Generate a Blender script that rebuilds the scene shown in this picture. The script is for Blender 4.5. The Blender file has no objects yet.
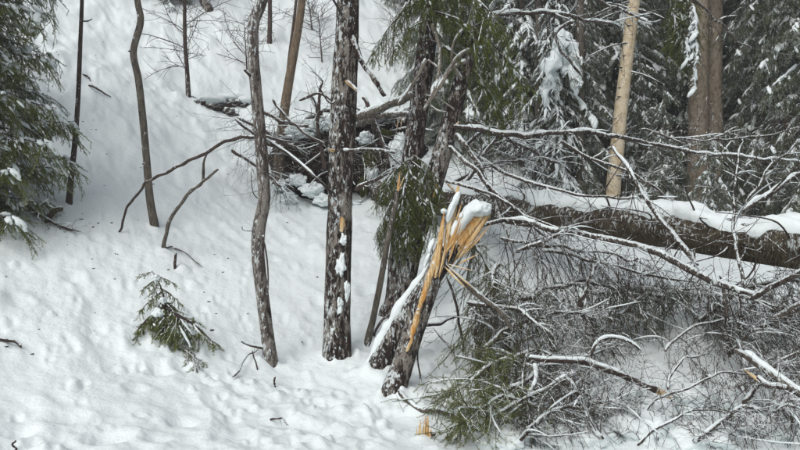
import bpy, math, time
import numpy as np
from mathutils import Vector, Matrix
T0 = time.time()
# ------------------------------------------------------------------ camera, sky, sun, exposure
scene = bpy.context.scene
F, CX, CY, EYE = 693.0, 400.0, 225.0, 1.6
cam_data = bpy.data.cameras.new('camera'); cam = bpy.data.objects.new('camera', cam_data)
scene.collection.objects.link(cam); scene.camera = cam
cam.location = (0, 0, EYE); cam.rotation_euler = (math.radians(90), 0, 0)
cam_data.sensor_width = 36; cam_data.lens = 36 * F / 800; cam_data.clip_start = .05; cam_data.clip_end = 500
SUN_EL, SUN_AZ = 46, 208          # soft light from up behind the camera, a little from the left
world = bpy.data.worlds.new('World'); scene.world = world; world.use_nodes = True
wn, wl = world.node_tree.nodes, world.node_tree.links
sky = wn.new('ShaderNodeTexSky'); sky.sky_type = 'NISHITA'; sky.sun_disc = False
sky.sun_elevation = math.radians(SUN_EL); sky.sun_rotation = math.radians(SUN_AZ)
sky.air_density = 1.0; sky.dust_density = 5.0; sky.ozone_density = 1.0
hs = wn.new('ShaderNodeHueSaturation'); hs.inputs['Saturation'].default_value = .38
wl.new(sky.outputs[0], hs.inputs['Color'])
wl.new(hs.outputs[0], wn['Background'].inputs['Color']); wn['Background'].inputs['Strength'].default_value = .15
sun = bpy.data.lights.new('sun', 'SUN'); sun.energy = .5; sun.angle = math.radians(55); sun.color = (1, .985, .96)
sun_o = bpy.data.objects.new('sun', sun); scene.collection.objects.link(sun_o)
az = math.radians(SUN_AZ); el = math.radians(SUN_EL)
sun_dir = Vector((math.sin(az) * math.cos(el), math.cos(az) * math.cos(el), math.sin(el)))
sun_o.rotation_euler = (-sun_dir).to_track_quat('-Z', 'Y').to_euler()
vs = scene.view_settings; vs.view_transform = 'Standard'; vs.look = 'None'; vs.gamma = 1; vs.exposure = 0.02
vs.use_curve_mapping = False
scene.render.engine = 'CYCLES'
cy = scene.cycles; cy.max_bounces = 6; cy.diffuse_bounces = 3; cy.glossy_bounces = 2; cy.transparent_max_bounces = 4
cy.use_denoising = True; cy.denoiser = 'OPENIMAGEDENOISE'; cy.denoising_input_passes = 'RGB_ALBEDO_NORMAL'; cy.caustics_reflective = False; cy.caustics_refractive = False
scene.render.filter_size = 1.0; cy.denoising_prefilter = 'NONE'
COL = scene.collection
R_ = math.radians

# ------------------------------------------------------------------ numpy noise
def _h(ix, iy, iz, seed):
    h = (ix.astype(np.uint32) * np.uint32(374761393)) ^ (iy.astype(np.uint32) * np.uint32(668265263)) ^ (iz.astype(np.uint32) * np.uint32(2147483647 - 5831)) ^ np.uint32((seed * 974711 + 77) & 0xffffffff)
    h = (h ^ (h >> np.uint32(13))) * np.uint32(1274126177)
    h = (h ^ (h >> np.uint32(16))) * np.uint32(2246822519)
    return ((h ^ (h >> np.uint32(15))) & np.uint32(0xffffff)).astype(np.float64) / 0xffffff
def vn(p, seed=0):
    p = np.asarray(p, float); i = np.floor(p).astype(np.int64); f = p - i; f = f * f * (3 - 2 * f)
    r = 0
    for a in (0, 1):
        for b in (0, 1):
            for c in (0, 1):
                w = (f[..., 0] if a else 1 - f[..., 0]) * (f[..., 1] if b else 1 - f[..., 1]) * (f[..., 2] if c else 1 - f[..., 2])
                r = r + w * _h(i[..., 0] + a, i[..., 1] + b, i[..., 2] + c, seed)
    return r * 2 - 1
def fbm(p, seed=0, o=4, g=.5):
    p = np.asarray(p, float); a, s, t = 1., 0., 0.
    for k in range(o):
        s = s + a * vn(p, seed + k * 17); t += a; a *= g; p = p * 2.03 + 11.7
    return s / t
def nz(v): return v / np.maximum(np.linalg.norm(v, axis=-1, keepdims=True), 1e-9)

# ------------------------------------------------------------------ mesh builder
class MB:
    def __init__(s): s.v = []; s.q = []; s.t = []; s.qm = []; s.tm = []; s.n = 0
    def add(s, V, q=None, t=None, m=0):
        V = np.asarray(V, float).reshape(-1, 3)
        if q is not None and len(q): q = np.asarray(q, np.int64).reshape(-1, 4); s.q.append(q + s.n); s.qm.append(np.full(len(q), m))
        if t is not None and len(t): t = np.asarray(t, np.int64).reshape(-1, 3); s.t.append(t + s.n); s.tm.append(np.full(len(t), m))
        s.v.append(V); s.n += len(V)
    def mesh(s, name, mats, smooth=True, origin=None):
        V = np.concatenate(s.v) if s.v else np.zeros((0, 3))
        if origin is not None: V = V - np.asarray(origin)
        q = np.concatenate(s.q) if s.q else np.zeros((0, 4), np.int64); t = np.concatenate(s.t) if s.t else np.zeros((0, 3), np.int64)
        m = bpy.data.meshes.new(name); m.vertices.add(len(V)); m.vertices.foreach_set('co', V.astype(np.float32).ravel())
        m.loops.add(q.size + t.size); m.loops.foreach_set('vertex_index', np.concatenate([q.ravel(), t.ravel()]).astype(np.int32))
        n = len(q) + len(t); m.polygons.add(n)
        st = np.concatenate([np.arange(len(q)) * 4, q.size + np.arange(len(t)) * 3]).astype(np.int32)
        m.polygons.foreach_set('loop_start', st)
        mi = np.concatenate((s.qm if s.qm else [np.zeros(0)]) + (s.tm if s.tm else [np.zeros(0)])).astype(np.int32)
        m.polygons.foreach_set('material_index', mi)
        m.polygons.foreach_set('use_smooth', np.full(n, smooth))
        for k in (mats if isinstance(mats, (list, tuple)) else [mats]): m.materials.append(k)
        m.update(calc_edges=True); m.validate()
        return m
    def obj(s, name, mats, parent=None, smooth=True, origin=None):
        if origin is None and parent is not None: origin = np.array(parent.matrix_world.translation if parent.parent is None else parent.location)
        return link(name, s.mesh(name, mats, smooth, origin), parent)
def link(name, mesh, parent=None):
    o = bpy.data.objects.new(name, mesh); COL.objects.link(o)
    if parent is not None: o.parent = parent
    return o
def tag(o, label=None, cat=None, group=None, kind=None):
    if label: o['label'] = label
    if cat: o['category'] = cat
    if group: o['group'] = group
    if kind: o['kind'] = kind
    return o
def thing(name, loc, label, cat, group=None):
    o = bpy.data.objects.new(name, None); COL.objects.link(o); o.location = [float(x) for x in loc]
    o.matrix_world = Matrix.Translation(Vector([float(x) for x in loc])); o.empty_display_size = .1
    return tag(o, label, cat, group)

def resample(pts, k, extra=None):
    """Catmull-Rom through pts (n,d) at k evenly spaced parameters"""
    p = np.asarray(pts, float); n = len(p)
    d = np.r_[0, np.cumsum(np.linalg.norm(np.diff(p[:, :3], axis=0), axis=1))]
    s = np.linspace(0, d[-1], k); i = np.clip(np.searchsorted(d, s, side='right') - 1, 0, n - 2)
    f = ((s - d[i]) / np.maximum(d[i + 1] - d[i], 1e-9))[:, None]
    a = p[np.maximum(i - 1, 0)]; b = p[i]; c = p[i + 1]; e = p[np.minimum(i + 2, n - 1)]
    m1 = (c - a) / 2; m2 = (e - b) / 2
    return (2 * f**3 - 3 * f**2 + 1) * b + (f**3 - 2 * f**2 + f) * m1 + (-2 * f**3 + 3 * f**2) * c + (f**3 - f**2) * m2

def tubes(mb, P, Rr, n=5, m=0, cap=True, flat=1.0, jit=None):
    """batch of tubes: P (N,K,3), Rr (N,K)"""
    P = np.asarray(P, float); Rr = np.asarray(Rr, float)
    if P.ndim == 2: P = P[None]; Rr = Rr[None]
    N, K, _ = P.shape
    T = nz(np.gradient(P, axis=1)); ref = np.zeros_like(T); ref[..., 2] = 1
    bad = np.abs(T[..., 2:3]).mean(axis=1, keepdims=True) > .8
    ref = np.where(bad, np.array([.0, 1, 0.02]), ref)
    U = nz(np.cross(T, ref)); W = np.cross(U, T)
    a = np.arange(n) * 2 * np.pi / n
    off = (np.cos(a)[None, None, :, None] * U[:, :, None] + flat * np.sin(a)[None, None, :, None] * W[:, :, None]) * Rr[:, :, None, None]
    V = P[:, :, None] + off
    if jit is not None: V = V + jit(V)
    idx = np.arange(N * K * n).reshape(N, K, n); j = np.roll(idx, -1, axis=2)
    q = np.stack([idx[:, :-1], j[:, :-1], j[:, 1:], idx[:, 1:]], -1).reshape(-1, 4)
    t = None
    if cap and n >= 3:
        e = idx[:, -1]; b = idx[:, 0]
        t = np.concatenate([np.stack([e[:, 0], e[:, k], e[:, k + 1]], -1) for k in range(1, n - 1)] + [np.stack([b[:, 0], b[:, k + 1], b[:, k]], -1) for k in range(1, n - 1)])
    mb.add(V, q, t, m)

_ico = {}
def ico(sub):
    if sub not in _ico:
        import bmesh
        bm = bmesh.new(); bmesh.ops.create_icosphere(bm, subdivisions=sub, radius=1)
        v = np.array([x.co[:] for x in bm.verts]); f = np.array([[x.index for x in fc.verts] for fc in bm.faces]); bm.free()
        _ico[sub] = (v, f)
    return _ico[sub]
def blob(mb, c, r, seed=0, sub=2, amp=.25, freq=1.6, m=0, rot=None, flatbase=0.0):
    v, f = ico(sub); v = v * (1 + amp * fbm(v * freq + seed * 7.3, seed, 3))[:, None]
    v = v * np.asarray(r)
    if flatbase: v[:, 2] = np.where(v[:, 2] < 0, v[:, 2] * flatbase, v[:, 2])
    if rot is not None: v = v @ np.array(rot).T
    mb.add(v + np.asarray(c), None, f, m)

# ------------------------------------------------------------------ ground shape
def P(u, v, Y): return np.array([(u - CX) / F * Y, Y, EYE - (v - CY) / F * Y])
_cp = [(0,450,4.6),(200,450,4.8),(400,450,5.0),(600,450,5.1),(800,450,5.1),(0,345,6.2),(0,215,9),(100,215,9.5),(160,320,7.2),(270,367,7.2),
       (337,360,7.5),(395,398,6.4),(425,438,5.6),(490,440,5.5),(230,250,9.6),(330,255,10),(290,208,12.5),(200,130,14),(100,100,13),(0,50,13),
       (188,100,16),(100,0,19),(250,0,23),(350,0,24.5),(390,22,24.5),(440,70,23),(500,155,14),(600,195,15),(800,192,15),(600,75,27),(800,75,27),
       (650,300,8),(720,420,5.8),(800,305,8),(560,262,10),(740,250,10.5),(392,322,8.2),(460,360,7.0),(520,330,7.6)]
_C = [P(*c) for c in _cp] + [np.array(c, float) for c in [(0,0,0),(-3,1,.35),(3,1,-.1),(0,-4,-.6),(-8,-2,.8),(8,-2,-.3),(8,5,.1),(12,9,1.2),(25,12,2.5),(25,34,12),
       (0,45,19),(-20,45,24),(-14,12,7.0),(-28,18,14),(-8,5,2.0),(-16,4,5.0),(-18,28,14.5),(30,50,19),(45,30,11),(-40,60,30),(10,70,27),(50,70,27),(-45,20,19)]]
_C = np.array(_C); _sc = 6.0
def _tps(r2): return np.where(r2 > 0, .5 * r2 * np.log(np.maximum(r2, 1e-12)), 0)
_A = _C[:, :2] / _sc; _n = len(_C)
_K = _tps(((_A[:, None] - _A[None])**2).sum(-1)) + np.eye(_n) * .03
_Pm = np.c_[np.ones(_n), _A]; _L = np.block([[_K, _Pm], [_Pm.T, np.zeros((3, 3))]])
_w = np.linalg.solve(_L, np.r_[_C[:, 2], 0, 0, 0])
def gbase(x, y):
    q = np.stack([x, y], -1).reshape(-1, 2) / _sc; out = np.empty(len(q))
    for a in range(0, len(q), 60000):
        b = q[a:a + 60000]; out[a:a + 60000] = _tps(((b[:, None] - _A[None])**2).sum(-1)) @ _w[:_n] + _w[_n] + b @ _w[_n + 1:]
    return out.reshape(np.shape(x))
def ground(x, y):
    x = np.asarray(x, float); y = np.asarray(y, float); z = gbase(x, y); o = np.zeros_like(x)
    st = lambda *a: np.stack(a, -1)
    far = np.clip((y - 9) / 5, 0, 1)
    z = z + (.05 + .10 * far) * fbm(st(x * .9, y * .9, o), 3, 3) + (.02 + .09 * far) * fbm(st(x * 2.6, y * 2.6, o), 9, 3)
    al = x * .62 - y * .78; ac = x * .78 + y * .62
    left = np.clip((1.2 - x) / 1.5, .25, 1)
    wob = .35 * fbm(st(x * 1.1, y * 1.1, o), 41, 2)
    r = 1 - np.abs(fbm(st(al * .8, (ac + wob) * 2.6, o), 21, 3)) * 2.2
    z = z + .030 * left * np.clip(r, -.6, 1)
    rough = .5 + .5 * fbm(st(x * .55, y * .55, o + 3), 33, 2)
    chunk = np.exp(-((x + .35) / 1.0)**2 - ((y - 5.7) / .9)**2) + .8 * np.exp(-((x - 1.9) / .9)**2 - ((y - 5.9) / 1.2)**2) + .5 * far
    z = z + chunk * .075 * np.clip(fbm(st(x * 7.5, y * 7.5, o + 9), 55, 2) + .1, 0, 1)
    z = z + .024 * (.25 + rough) * fbm(st(x * 6, y * 6, o), 5, 3) + .016 * (.2 + rough) * fbm(st(x * 14, y * 14, o), 6, 3)
    return z
def hit(u, v, y0=3.5, y1=45):
    ys = np.linspace(y0, y1, 3000); d = P(u, v, 1.0) - np.array([0, 0, EYE])
    p = np.stack([ys * d[0], ys, EYE + ys * d[2]], -1); b = p[:, 2] - ground(p[:, 0], p[:, 1])
    k = np.argmax(b < 0) if (b < 0).any() else len(b) - 1
    return p[k]
def gz(x, y): return float(ground(np.array([x]), np.array([y]))[0])

# ------------------------------------------------------------------ materials
def nt(name):
    m = bpy.data.materials.new(name); m.use_nodes = True; t = m.node_tree; b = t.nodes['Principled BSDF']
    b.inputs['Specular IOR Level'].default_value = .25
    return m, t, b
def N(t, typ, **k):
    n = t.nodes.new(typ)
    for a, v in k.items():
        if a in n.inputs: n.inputs[a].default_value = v
        else: setattr(n, a, v)
    return n
def noise(t, co, scale, detail=4, rough=.6):
    n = N(t, 'ShaderNodeTexNoise'); n.inputs['Scale'].default_value = scale; n.inputs['Detail'].default_value = detail; n.inputs['Roughness'].default_value = rough
    if co is not None: t.links.new(co, n.inputs['Vector'])
    return n.outputs['Fac']
def ramp(t, fac, stops):
    r = N(t, 'ShaderNodeValToRGB'); e = r.color_ramp.elements
    while len(e) < len(stops): e.new(.5)
    for x, (p, c) in zip(e, stops): x.position = p; x.color = (c if len(c) == 4 else (*c, 1)) if isinstance(c, tuple) else (c, c, c, 1)
    t.links.new(fac, r.inputs[0]); return r.outputs[0]
def mix(t, fac, a, b):
    x = N(t, 'ShaderNodeMix'); x.data_type = 'RGBA'
    for s, i in ((fac, 0), (a, 6), (b, 7)):
        if isinstance(s, (int, float)): x.inputs[i].default_value = s
        elif isinstance(s, tuple): x.inputs[i].default_value = (*s, 1)
        else: t.links.new(s, x.inputs[i])
    return x.outputs[2]
def math_(t, op, a, b=None, clamp=False):
    x = N(t, 'ShaderNodeMath'); x.operation = op; x.use_clamp = clamp
    for s, i in ((a, 0), (b, 1)):
        if s is None: continue
        if isinstance(s, (int, float)): x.inputs[i].default_value = s
        else: t.links.new(s, x.inputs[i])
    return x.outputs[0]
def coords(t, scale=(1, 1, 1), kind='Object', jitter=True):
    c = N(t, 'ShaderNodeTexCoord').outputs[kind]
    if jitter:
        oi = N(t, 'ShaderNodeObjectInfo'); v = N(t, 'ShaderNodeVectorMath', operation='ADD')
        sc = math_(t, 'MULTIPLY', oi.outputs['Random'], 37.0)
        t.links.new(c, v.inputs[0]); t.links.new(sc, v.inputs[1]); c = v.outputs[0]
    mp = N(t, 'ShaderNodeMapping'); mp.inputs['Scale'].default_value = scale; t.links.new(c, mp.inputs['Vector'])
    return mp.outputs[0]
def bump(t, b, h, strength, dist=.01):
    n = N(t, 'ShaderNodeBump'); n.inputs['Strength'].default_value = strength; n.inputs['Distance'].default_value = dist
    t.links.new(h, n.inputs['Height']); t.links.new(n.outputs[0], b.inputs['Normal'])
def normz(t, d=(0, 0, 1)):
    g = N(t, 'ShaderNodeNewGeometry'); v = N(t, 'ShaderNodeVectorMath', operation='DOT_PRODUCT'); v.inputs[1].default_value = d
    t.links.new(g.outputs['Normal'], v.inputs[0]); return v.outputs['Value']
SNOW = (.80, .87, .88)
def snow_mat(name='snow', s=1.0):
    m, t, b = nt(name); c = coords(t, jitter=False)
    a = noise(t, c, 22 * s, 5, .65); d = noise(t, c, 140 * s, 3, .6)
    b.inputs['Base Color'].default_value = (*SNOW, 1); b.inputs['Roughness'].default_value = .75
    h = math_(t, 'ADD', a, math_(t, 'MULTIPLY', d, .25)); bump(t, b, h, .55, .02)
    return m
M_snow = snow_mat()
def ground_mat():
    m, t, b = nt('snow_ground'); c = coords(t, jitter=False)
    a = noise(t, c, 11, 3, .55); d = noise(t, c, 38, 3, .55); e = noise(t, c, 90, 2, .5)
    sp = noise(t, c, 30, 3, .75); spk = ramp(t, sp, [(.735, 0.0), (.755, 1.0)])
    patch = ramp(t, noise(t, c, .8, 3), [(.48, 0.0), (.6, 1.0)])
    cl = mix(t, math_(t, 'MULTIPLY', math_(t, 'MULTIPLY', spk, patch), .55), SNOW, (.09, .065, .045))
    t.links.new(cl, b.inputs['Base Color']); b.inputs['Roughness'].default_value = .75
    h = math_(t, 'ADD', a, math_(t, 'MULTIPLY', d, .22)); bump(t, b, h, .5, .03)
    return m
M_ground = ground_mat()
def bark_mat(name, dark, mid, pale, pale_t=.56, fleck=.60, snow_up=.5, zs=.28, sc=1.0, wind=(-.55, -.75, .35), bumpd=.02):
    m, t, b = nt(name); c = coords(t, (1, 1, zs)); c2 = coords(t, (1, 1, .45))
    a = noise(t, c, 26 * sc, 6, .72); p = noise(t, c, 19 * sc, 6, .8); f = noise(t, c2, 30 * sc, 4, .72); big = noise(t, c2, 5, 3); big2 = noise(t, c2, 2.2, 2)
    base = ramp(t, a, [(.38, dark), (.5, mid), (.62, tuple(x * 1.3 for x in mid))])
    pf = ramp(t, math_(t, 'ADD', p, math_(t, 'MULTIPLY', math_(t, 'SUBTRACT', big, .5), .42)), [(pale_t - .015, 0.0), (pale_t + .035, 1.0)])
    col = mix(t, math_(t, 'MULTIPLY', pf, .92), base, mix(t, noise(t, c2, 40, 3), pale, tuple(x * .62 for x in pale)))
    w = math_(t, 'ADD', math_(t, 'MULTIPLY', normz(t, wind), .10), math_(t, 'MULTIPLY', math_(t, 'SUBTRACT', big2, .5), .38))
    ff = ramp(t, math_(t, 'ADD', f, w), [(fleck, 0.0), (fleck + .04, 1.0)])
    col = mix(t, math_(t, 'MULTIPLY', ff, .85), col, SNOW)
    up = ramp(t, math_(t, 'ADD', normz(t), math_(t, 'MULTIPLY', math_(t, 'SUBTRACT', noise(t, c2, 40, 3), .5), 1.2)), [(snow_up, 0.0), (snow_up + .12, 1.0)])
    col = mix(t, up, col, SNOW)
    t.links.new(col, b.inputs['Base Color']); b.inputs['Roughness'].default_value = .9
    bump(t, b, math_(t, 'ADD', a, math_(t, 'MULTIPLY', p, .6)), 1.0, bumpd * 1.4)
    return m
M_alder = bark_mat('bark_alder', (.008, .006, .005), (.036, .025, .020), (.38, .345, .30), .515, .64, sc=1.15, bumpd=.03)
M_dark = bark_mat('bark_dark', (.008, .006, .005), (.040, .026, .021), (.36, .32, .28), .53, .635, sc=1.15, bumpd=.03)
M_lichen = bark_mat('bark_lichen', (.03, .024, .022), (.10, .08, .07), (.40, .37, .33), .51, .61, sc=1.2, bumpd=.03)
M_tan = bark_mat('bark_tan', (.10, .075, .05), (.19, .145, .10), (.25, .20, .145), .60, .72)
M_grey = bark_mat('bark_grey', (.05, .045, .038), (.12, .105, .085), (.24, .22, .19), .57, .70)
M_spruce = bark_mat('bark_spruce', (.13, .105, .08), (.25, .21, .16), (.36, .325, .265), .55, .74, zs=.5, sc=.8)
M_birch = bark_mat('bark_birch', (.40, .32, .21), (.50, .42, .285), (.76, .67, .51), .50, .75, zs=1.3, sc=.35, bumpd=.004)
M_sap = bark_mat('bark_sapling', (.035, .025, .022), (.075, .055, .048), (.14, .12, .11), .60, .70)
def twig_mat(name, a, bcol, amount=.35, dens=.5):
    m, t, b = nt(name); g = N(t, 'ShaderNodeNewGeometry'); c = coords(t)
    col = mix(t, noise(t, c, 9, 3), a, bcol)
    s = math_(t, 'ADD', normz(t), math_(t, 'MULTIPLY', math_(t, 'SUBTRACT', noise(t, c, 14, 3, .7), .5), 2.2))
    up = ramp(t, s, [(amount, 0.0), (amount + .25, 1.0)])
    t.links.new(mix(t, up, col, SNOW), b.inputs['Base Color']); b.inputs['Roughness'].default_value = .9
    return m
M_twig = twig_mat('twig_dark', (.030, .022, .018), (.085, .066, .052), .62)
M_twig_snow = twig_mat('twig_frosted', (.024, .018, .014), (.085, .068, .055), .56)
M_twig_red = twig_mat('twig_reddish', (.045, .028, .026), (.085, .055, .05), .9)
M_limb = bark_mat('bark_limb', (.022, .017, .014), (.075, .06, .05), (.22, .20, .18), .57, .66, .35)
def needle_mat(name, a, b_, snow_t, soft=.05, dead=.0):
    m, t, b = nt(name); g = N(t, 'ShaderNodeNewGeometry'); c = coords(t); oi = N(t, 'ShaderNodeObjectInfo')
    k = math_(t, 'ADD', math_(t, 'MULTIPLY', g.outputs['Random Per Island'], .55), math_(t, 'MULTIPLY', noise(t, c, 5, 2), .6))
    col = ramp(t, k, [(.25, a), (.85, b_)])
    ns = noise(t, c, 7, 4, .7); s = math_(t, 'ADD', math_(t, 'MULTIPLY', ns, .75), math_(t, 'MULTIPLY', g.outputs['Random Per Island'], .32))
    sn = ramp(t, s, [(snow_t, 0.0), (snow_t + soft, 1.0)])
    t.links.new(mix(t, sn, col, SNOW), b.inputs['Base Color']); b.inputs['Roughness'].default_value = .65
    return m
M_needle = needle_mat('needles_green', (.03, .045, .010), (.21, .25, .05), .72)
M_needle_f = needle_mat('needles_frosted', (.03, .038, .018), (.15, .18, .055), .62)
M_needle_d = needle_mat('needles_dark', (.018, .025, .010), (.085, .10, .032), .72)
def wood_mat():
    m, t, b = nt('torn_wood'); c = coords(t, (1, 1, .07))
    a = noise(t, c, 75, 6, .75); p = noise(t, coords(t, (1, 1, .3)), 9, 3); f = noise(t, coords(t, (1, 1, .4)), 26, 4, .7)
    base = ramp(t, a, [(.37, (.15, .065, .02)), (.44, (.58, .33, .10)), (.53, (.78, .58, .31)), (.64, (.84, .71, .47))])
    col = mix(t, ramp(t, p, [(.5, 0.0), (.68, 1.0)]), base, (.64, .30, .07))
    fr = ramp(t, math_(t, 'ADD', f, math_(t, 'MULTIPLY', normz(t), .16)), [(.60, 0.0), (.66, 1.0)])
    t.links.new(mix(t, fr, col, SNOW), b.inputs['Base Color']); b.inputs['Roughness'].default_value = .75; bump(t, b, a, 1.0, .015); return m
M_wood = wood_mat()
M_stub = bark_mat('stub_wood', (.22, .14, .07), (.42, .29, .16), (.55, .43, .27), .52, .68)
def soil_mat():
    m, t, b = nt('soil'); c = coords(t); a = noise(t, c, 12, 6, .7)
    col = ramp(t, a, [(.35, (.006, .005, .004)), (.55, (.022, .015, .011)), (.75, (.06, .045, .032))])
    up = ramp(t, math_(t, 'ADD', normz(t), math_(t, 'MULTIPLY', math_(t, 'SUBTRACT', noise(t, c, 7, 4), .5), 1.6)), [(.62, 0.0), (.75, 1.0)])
    t.links.new(mix(t, up, col, SNOW), b.inputs['Base Color']); b.inputs['Roughness'].default_value = 1
    bump(t, b, a, 1, .05); return m
M_soil = soil_mat()
def moss_mat():
    m, t, b = nt('moss'); c = coords(t); a = noise(t, c, 14, 5, .7)
    t.links.new(ramp(t, a, [(.3, (.02, .024, .008)), (.7, (.085, .088, .028))]), b.inputs['Base Color']); b.inputs['Roughness'].default_value = 1
    bump(t, b, a, 1, .03); return m
M_moss = moss_mat()
M_logbark = bark_mat('bark_log', (.020, .014, .010), (.068, .050, .034), (.19, .165, .115), .53, .635, .75, zs=.6, sc=.9, bumpd=.04)

# ------------------------------------------------------------------ the snow slope
ang = np.concatenate([np.linspace(-110, -36, 60)[:-1], np.linspace(-36, 36, 560), np.linspace(36, 110, 60)[1:]])
rad = 1.0 * 1.0085 ** np.arange(0, 510)
AA, RR = np.meshgrid(np.radians(ang), rad, indexing='ij')
GX, GY = np.sin(AA) * RR, np.cos(AA) * RR
GZ = ground(GX, GY)
rng = np.random.default_rng(5)
for k in range(900):                                   # dents where clumps of snow dropped from the branches
    u, v = rng.uniform(-20, 820), rng.uniform(40, 470)
    d = P(u, v, 1.); yy = 1.6 / max(.05, (v - 150) / F) if v > 260 else rng.uniform(6, 16)
    cx_, cy_ = d[0] * yy, yy
    s = rng.uniform(.03, .13) if k < 420 else rng.uniform(.03, .055); dep = rng.uniform(.012, .045) * (1 if rng.random() < .7 else -1.1)
    mk = (np.abs(GX - cx_) < 3 * s) & (np.abs(GY - cy_) < 3 * s)
    if mk.any():
        r2 = ((GX[mk] - cx_)**2 + (GY[mk] - cy_)**2) / s**2
        GZ[mk] -= dep * (np.exp(-r2) - .45 * np.exp(-(np.sqrt(r2) - 1.5)**2 * 4))
for k, (u, v, s, h) in enumerate([(337, 358, .24, .10), (271, 367, .16, .09), (155, 230, .14, .07), (69, 206, .14, .07), (367, 347, .12, .07), (377, 372, .24, .10), (393, 396, .24, .07), (391, 326, .3, .1), (425, 441, .10, .04), (164, 251, .1, .05), (278, 196, .3, .12), (188, 101, .3, .12), (420, 408, .08, .04), (372, 340, .1, .05)]):
    f_ = hit(u, v); d2 = (GX - f_[0])**2 + (GY - f_[1])**2; mk = d2 < (3 * s)**2      # snow banked up round the feet of stems
    lump = 1 + 1.1 * fbm(np.stack([GX[mk] * 9, GY[mk] * 9, np.full(mk.sum(), k * 3.)], -1), 77, 3)
    GZ[mk] += h * np.exp(-d2[mk] / s**2) * lump
mb = MB(); na, nr = GX.shape; idx = np.arange(na * nr).reshape(na, nr)
mb.add(np.stack([GX, GY, GZ], -1), np.stack([idx[:-1, :-1], idx[1:, :-1], idx[1:, 1:], idx[:-1, 1:]], -1)[..., ::-1].reshape(-1, 4))
tag(mb.obj('ground', M_ground), 'snow covered slope rising to the left and back', None, None, 'structure')

# ------------------------------------------------------------------ growing things
def sprout(Ps, rng, count, L, ang=(40, 70), K=5, tmin=.1, tmax=1., planar=0., droop=0., taper=.6, curl=.15, lenvar=.35, up=0.):
    """child paths for each parent path: Ps (N,K,3) -> (N*count,K,3), t"""
    Nn, Kp, _ = Ps.shape; M = Nn * count
    t = (rng.random((Nn, count)) + np.arange(count)) / count * (tmax - tmin) + tmin
    f = t * (Kp - 1); i = np.minimum(f.astype(int), Kp - 2); fr = (f - i)[..., None]; r = np.arange(Nn)[:, None]
    b = Ps[r, i] * (1 - fr) + Ps[r, i + 1] * fr; tn = nz(Ps[r, i + 1] - Ps[r, i])
    plen = np.linalg.norm(np.diff(Ps, axis=1), axis=2).sum(1)[:, None]
    rv = nz(rng.normal(size=(Nn, count, 3)))
    side = nz(np.cross(tn, np.array([0.003, .002, 1.]))) * np.where((np.arange(count) % 2) == 0, 1, -1)[None, :, None]
    pp = nz(rv - (rv * tn).sum(-1, keepdims=True) * tn); pp = nz(pp * (1 - planar) + side * planar * 1.3)
    a = np.radians(rng.uniform(ang[0], ang[1], (Nn, count)))[..., None]
    d = tn * np.cos(a) + pp * np.sin(a); d[..., 2] += up; d = nz(d)
    ln = (L if np.isscalar(L) else L(t)) * (1 - taper * t) * rng.uniform(1 - lenvar, 1 + lenvar, (Nn, count))
    ln = np.minimum(ln, plen * .9)
    s = np.linspace(0, 1, K)
    c = rng.normal(size=(Nn, count, 3)) * curl
    pth = b[:, :, None] + d[:, :, None] * (s[:, None] * ln[:, :, None, None])
    pth = pth + c[:, :, None] * (s[:, None]**2 * ln[:, :, None, None])
    pth[..., 2] -= droop * (s**1.5) * ln[..., None]
    return pth.reshape(M, K, 3), t.ravel(), ln.ravel()
def needles(mb, Ps, rng, per_m, nl=.018, nw=.0022, m=0, fwd=.6):
    seg = np.linalg.norm(np.diff(Ps, axis=1), axis=2); w = seg.ravel(); tot = w.sum(); n = int(tot * per_m)
    if n < 1: return
    k = rng.choice(len(w), n, p=w / tot); i, j = k // seg.shape[1], k % seg.shape[1]
    f = rng.random((n, 1)); b = Ps[i, j] * (1 - f) + Ps[i, j + 1] * f; tn = nz(Ps[i, j + 1] - Ps[i, j])
    rv = nz(rng.normal(size=(n, 3))); rd = nz(rv - (rv * tn).sum(1, keepdims=True) * tn)
    d = nz(tn * fwd + rd); w_ = nz(np.cross(d, rng.normal(size=(n, 3)))) * nw * .5; l = nl * rng.uniform(.7, 1.2, (n, 1))
    V = np.stack([b - w_, b + w_, b + d * l], 1); mb.add(V, None, np.arange(n * 3).reshape(n, 3), m)
def lin(r0, r1, N_, K): return np.broadcast_to(np.linspace(r0, r1, K), (N_, K))
def lumpy(seed, amp, fr):
    return lambda V: np.stack([fbm(V * fr, seed, 2), fbm(V * fr + 31, seed + 1, 2), fbm(V * fr + 57, seed + 2, 2)], -1) * amp
def snow_tubes(mb, Ps, rng, r, seed, cover=.6, n=7, K=14, flat=.75, lift=.6, fr=6.):
    """broken lumpy strips of snow lying along the top of paths"""
    for k, p in enumerate(Ps):
        q = resample(p, K); s = np.linspace(0, 1, K)
        nn = fbm(np.stack([s * np.linalg.norm(p[-1] - p[0]) * fr, np.full(K, k * 3.7), np.full(K, seed * 1.3)], -1), seed, 3)
        rr = r * np.clip((nn + cover - .35) * 2.2, 0, 1.15) * (1 - .45 * s); rr[0] = rr[-1] = 0
        if rr.max() < r * .15: continue
        q = q.copy(); q[:, 2] += rr * lift
        tubes(mb, q, np.maximum(rr, .0004), n, 0, True, flat, lumpy(seed + k, r * .35, 1.2 / r * .35))

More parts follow.
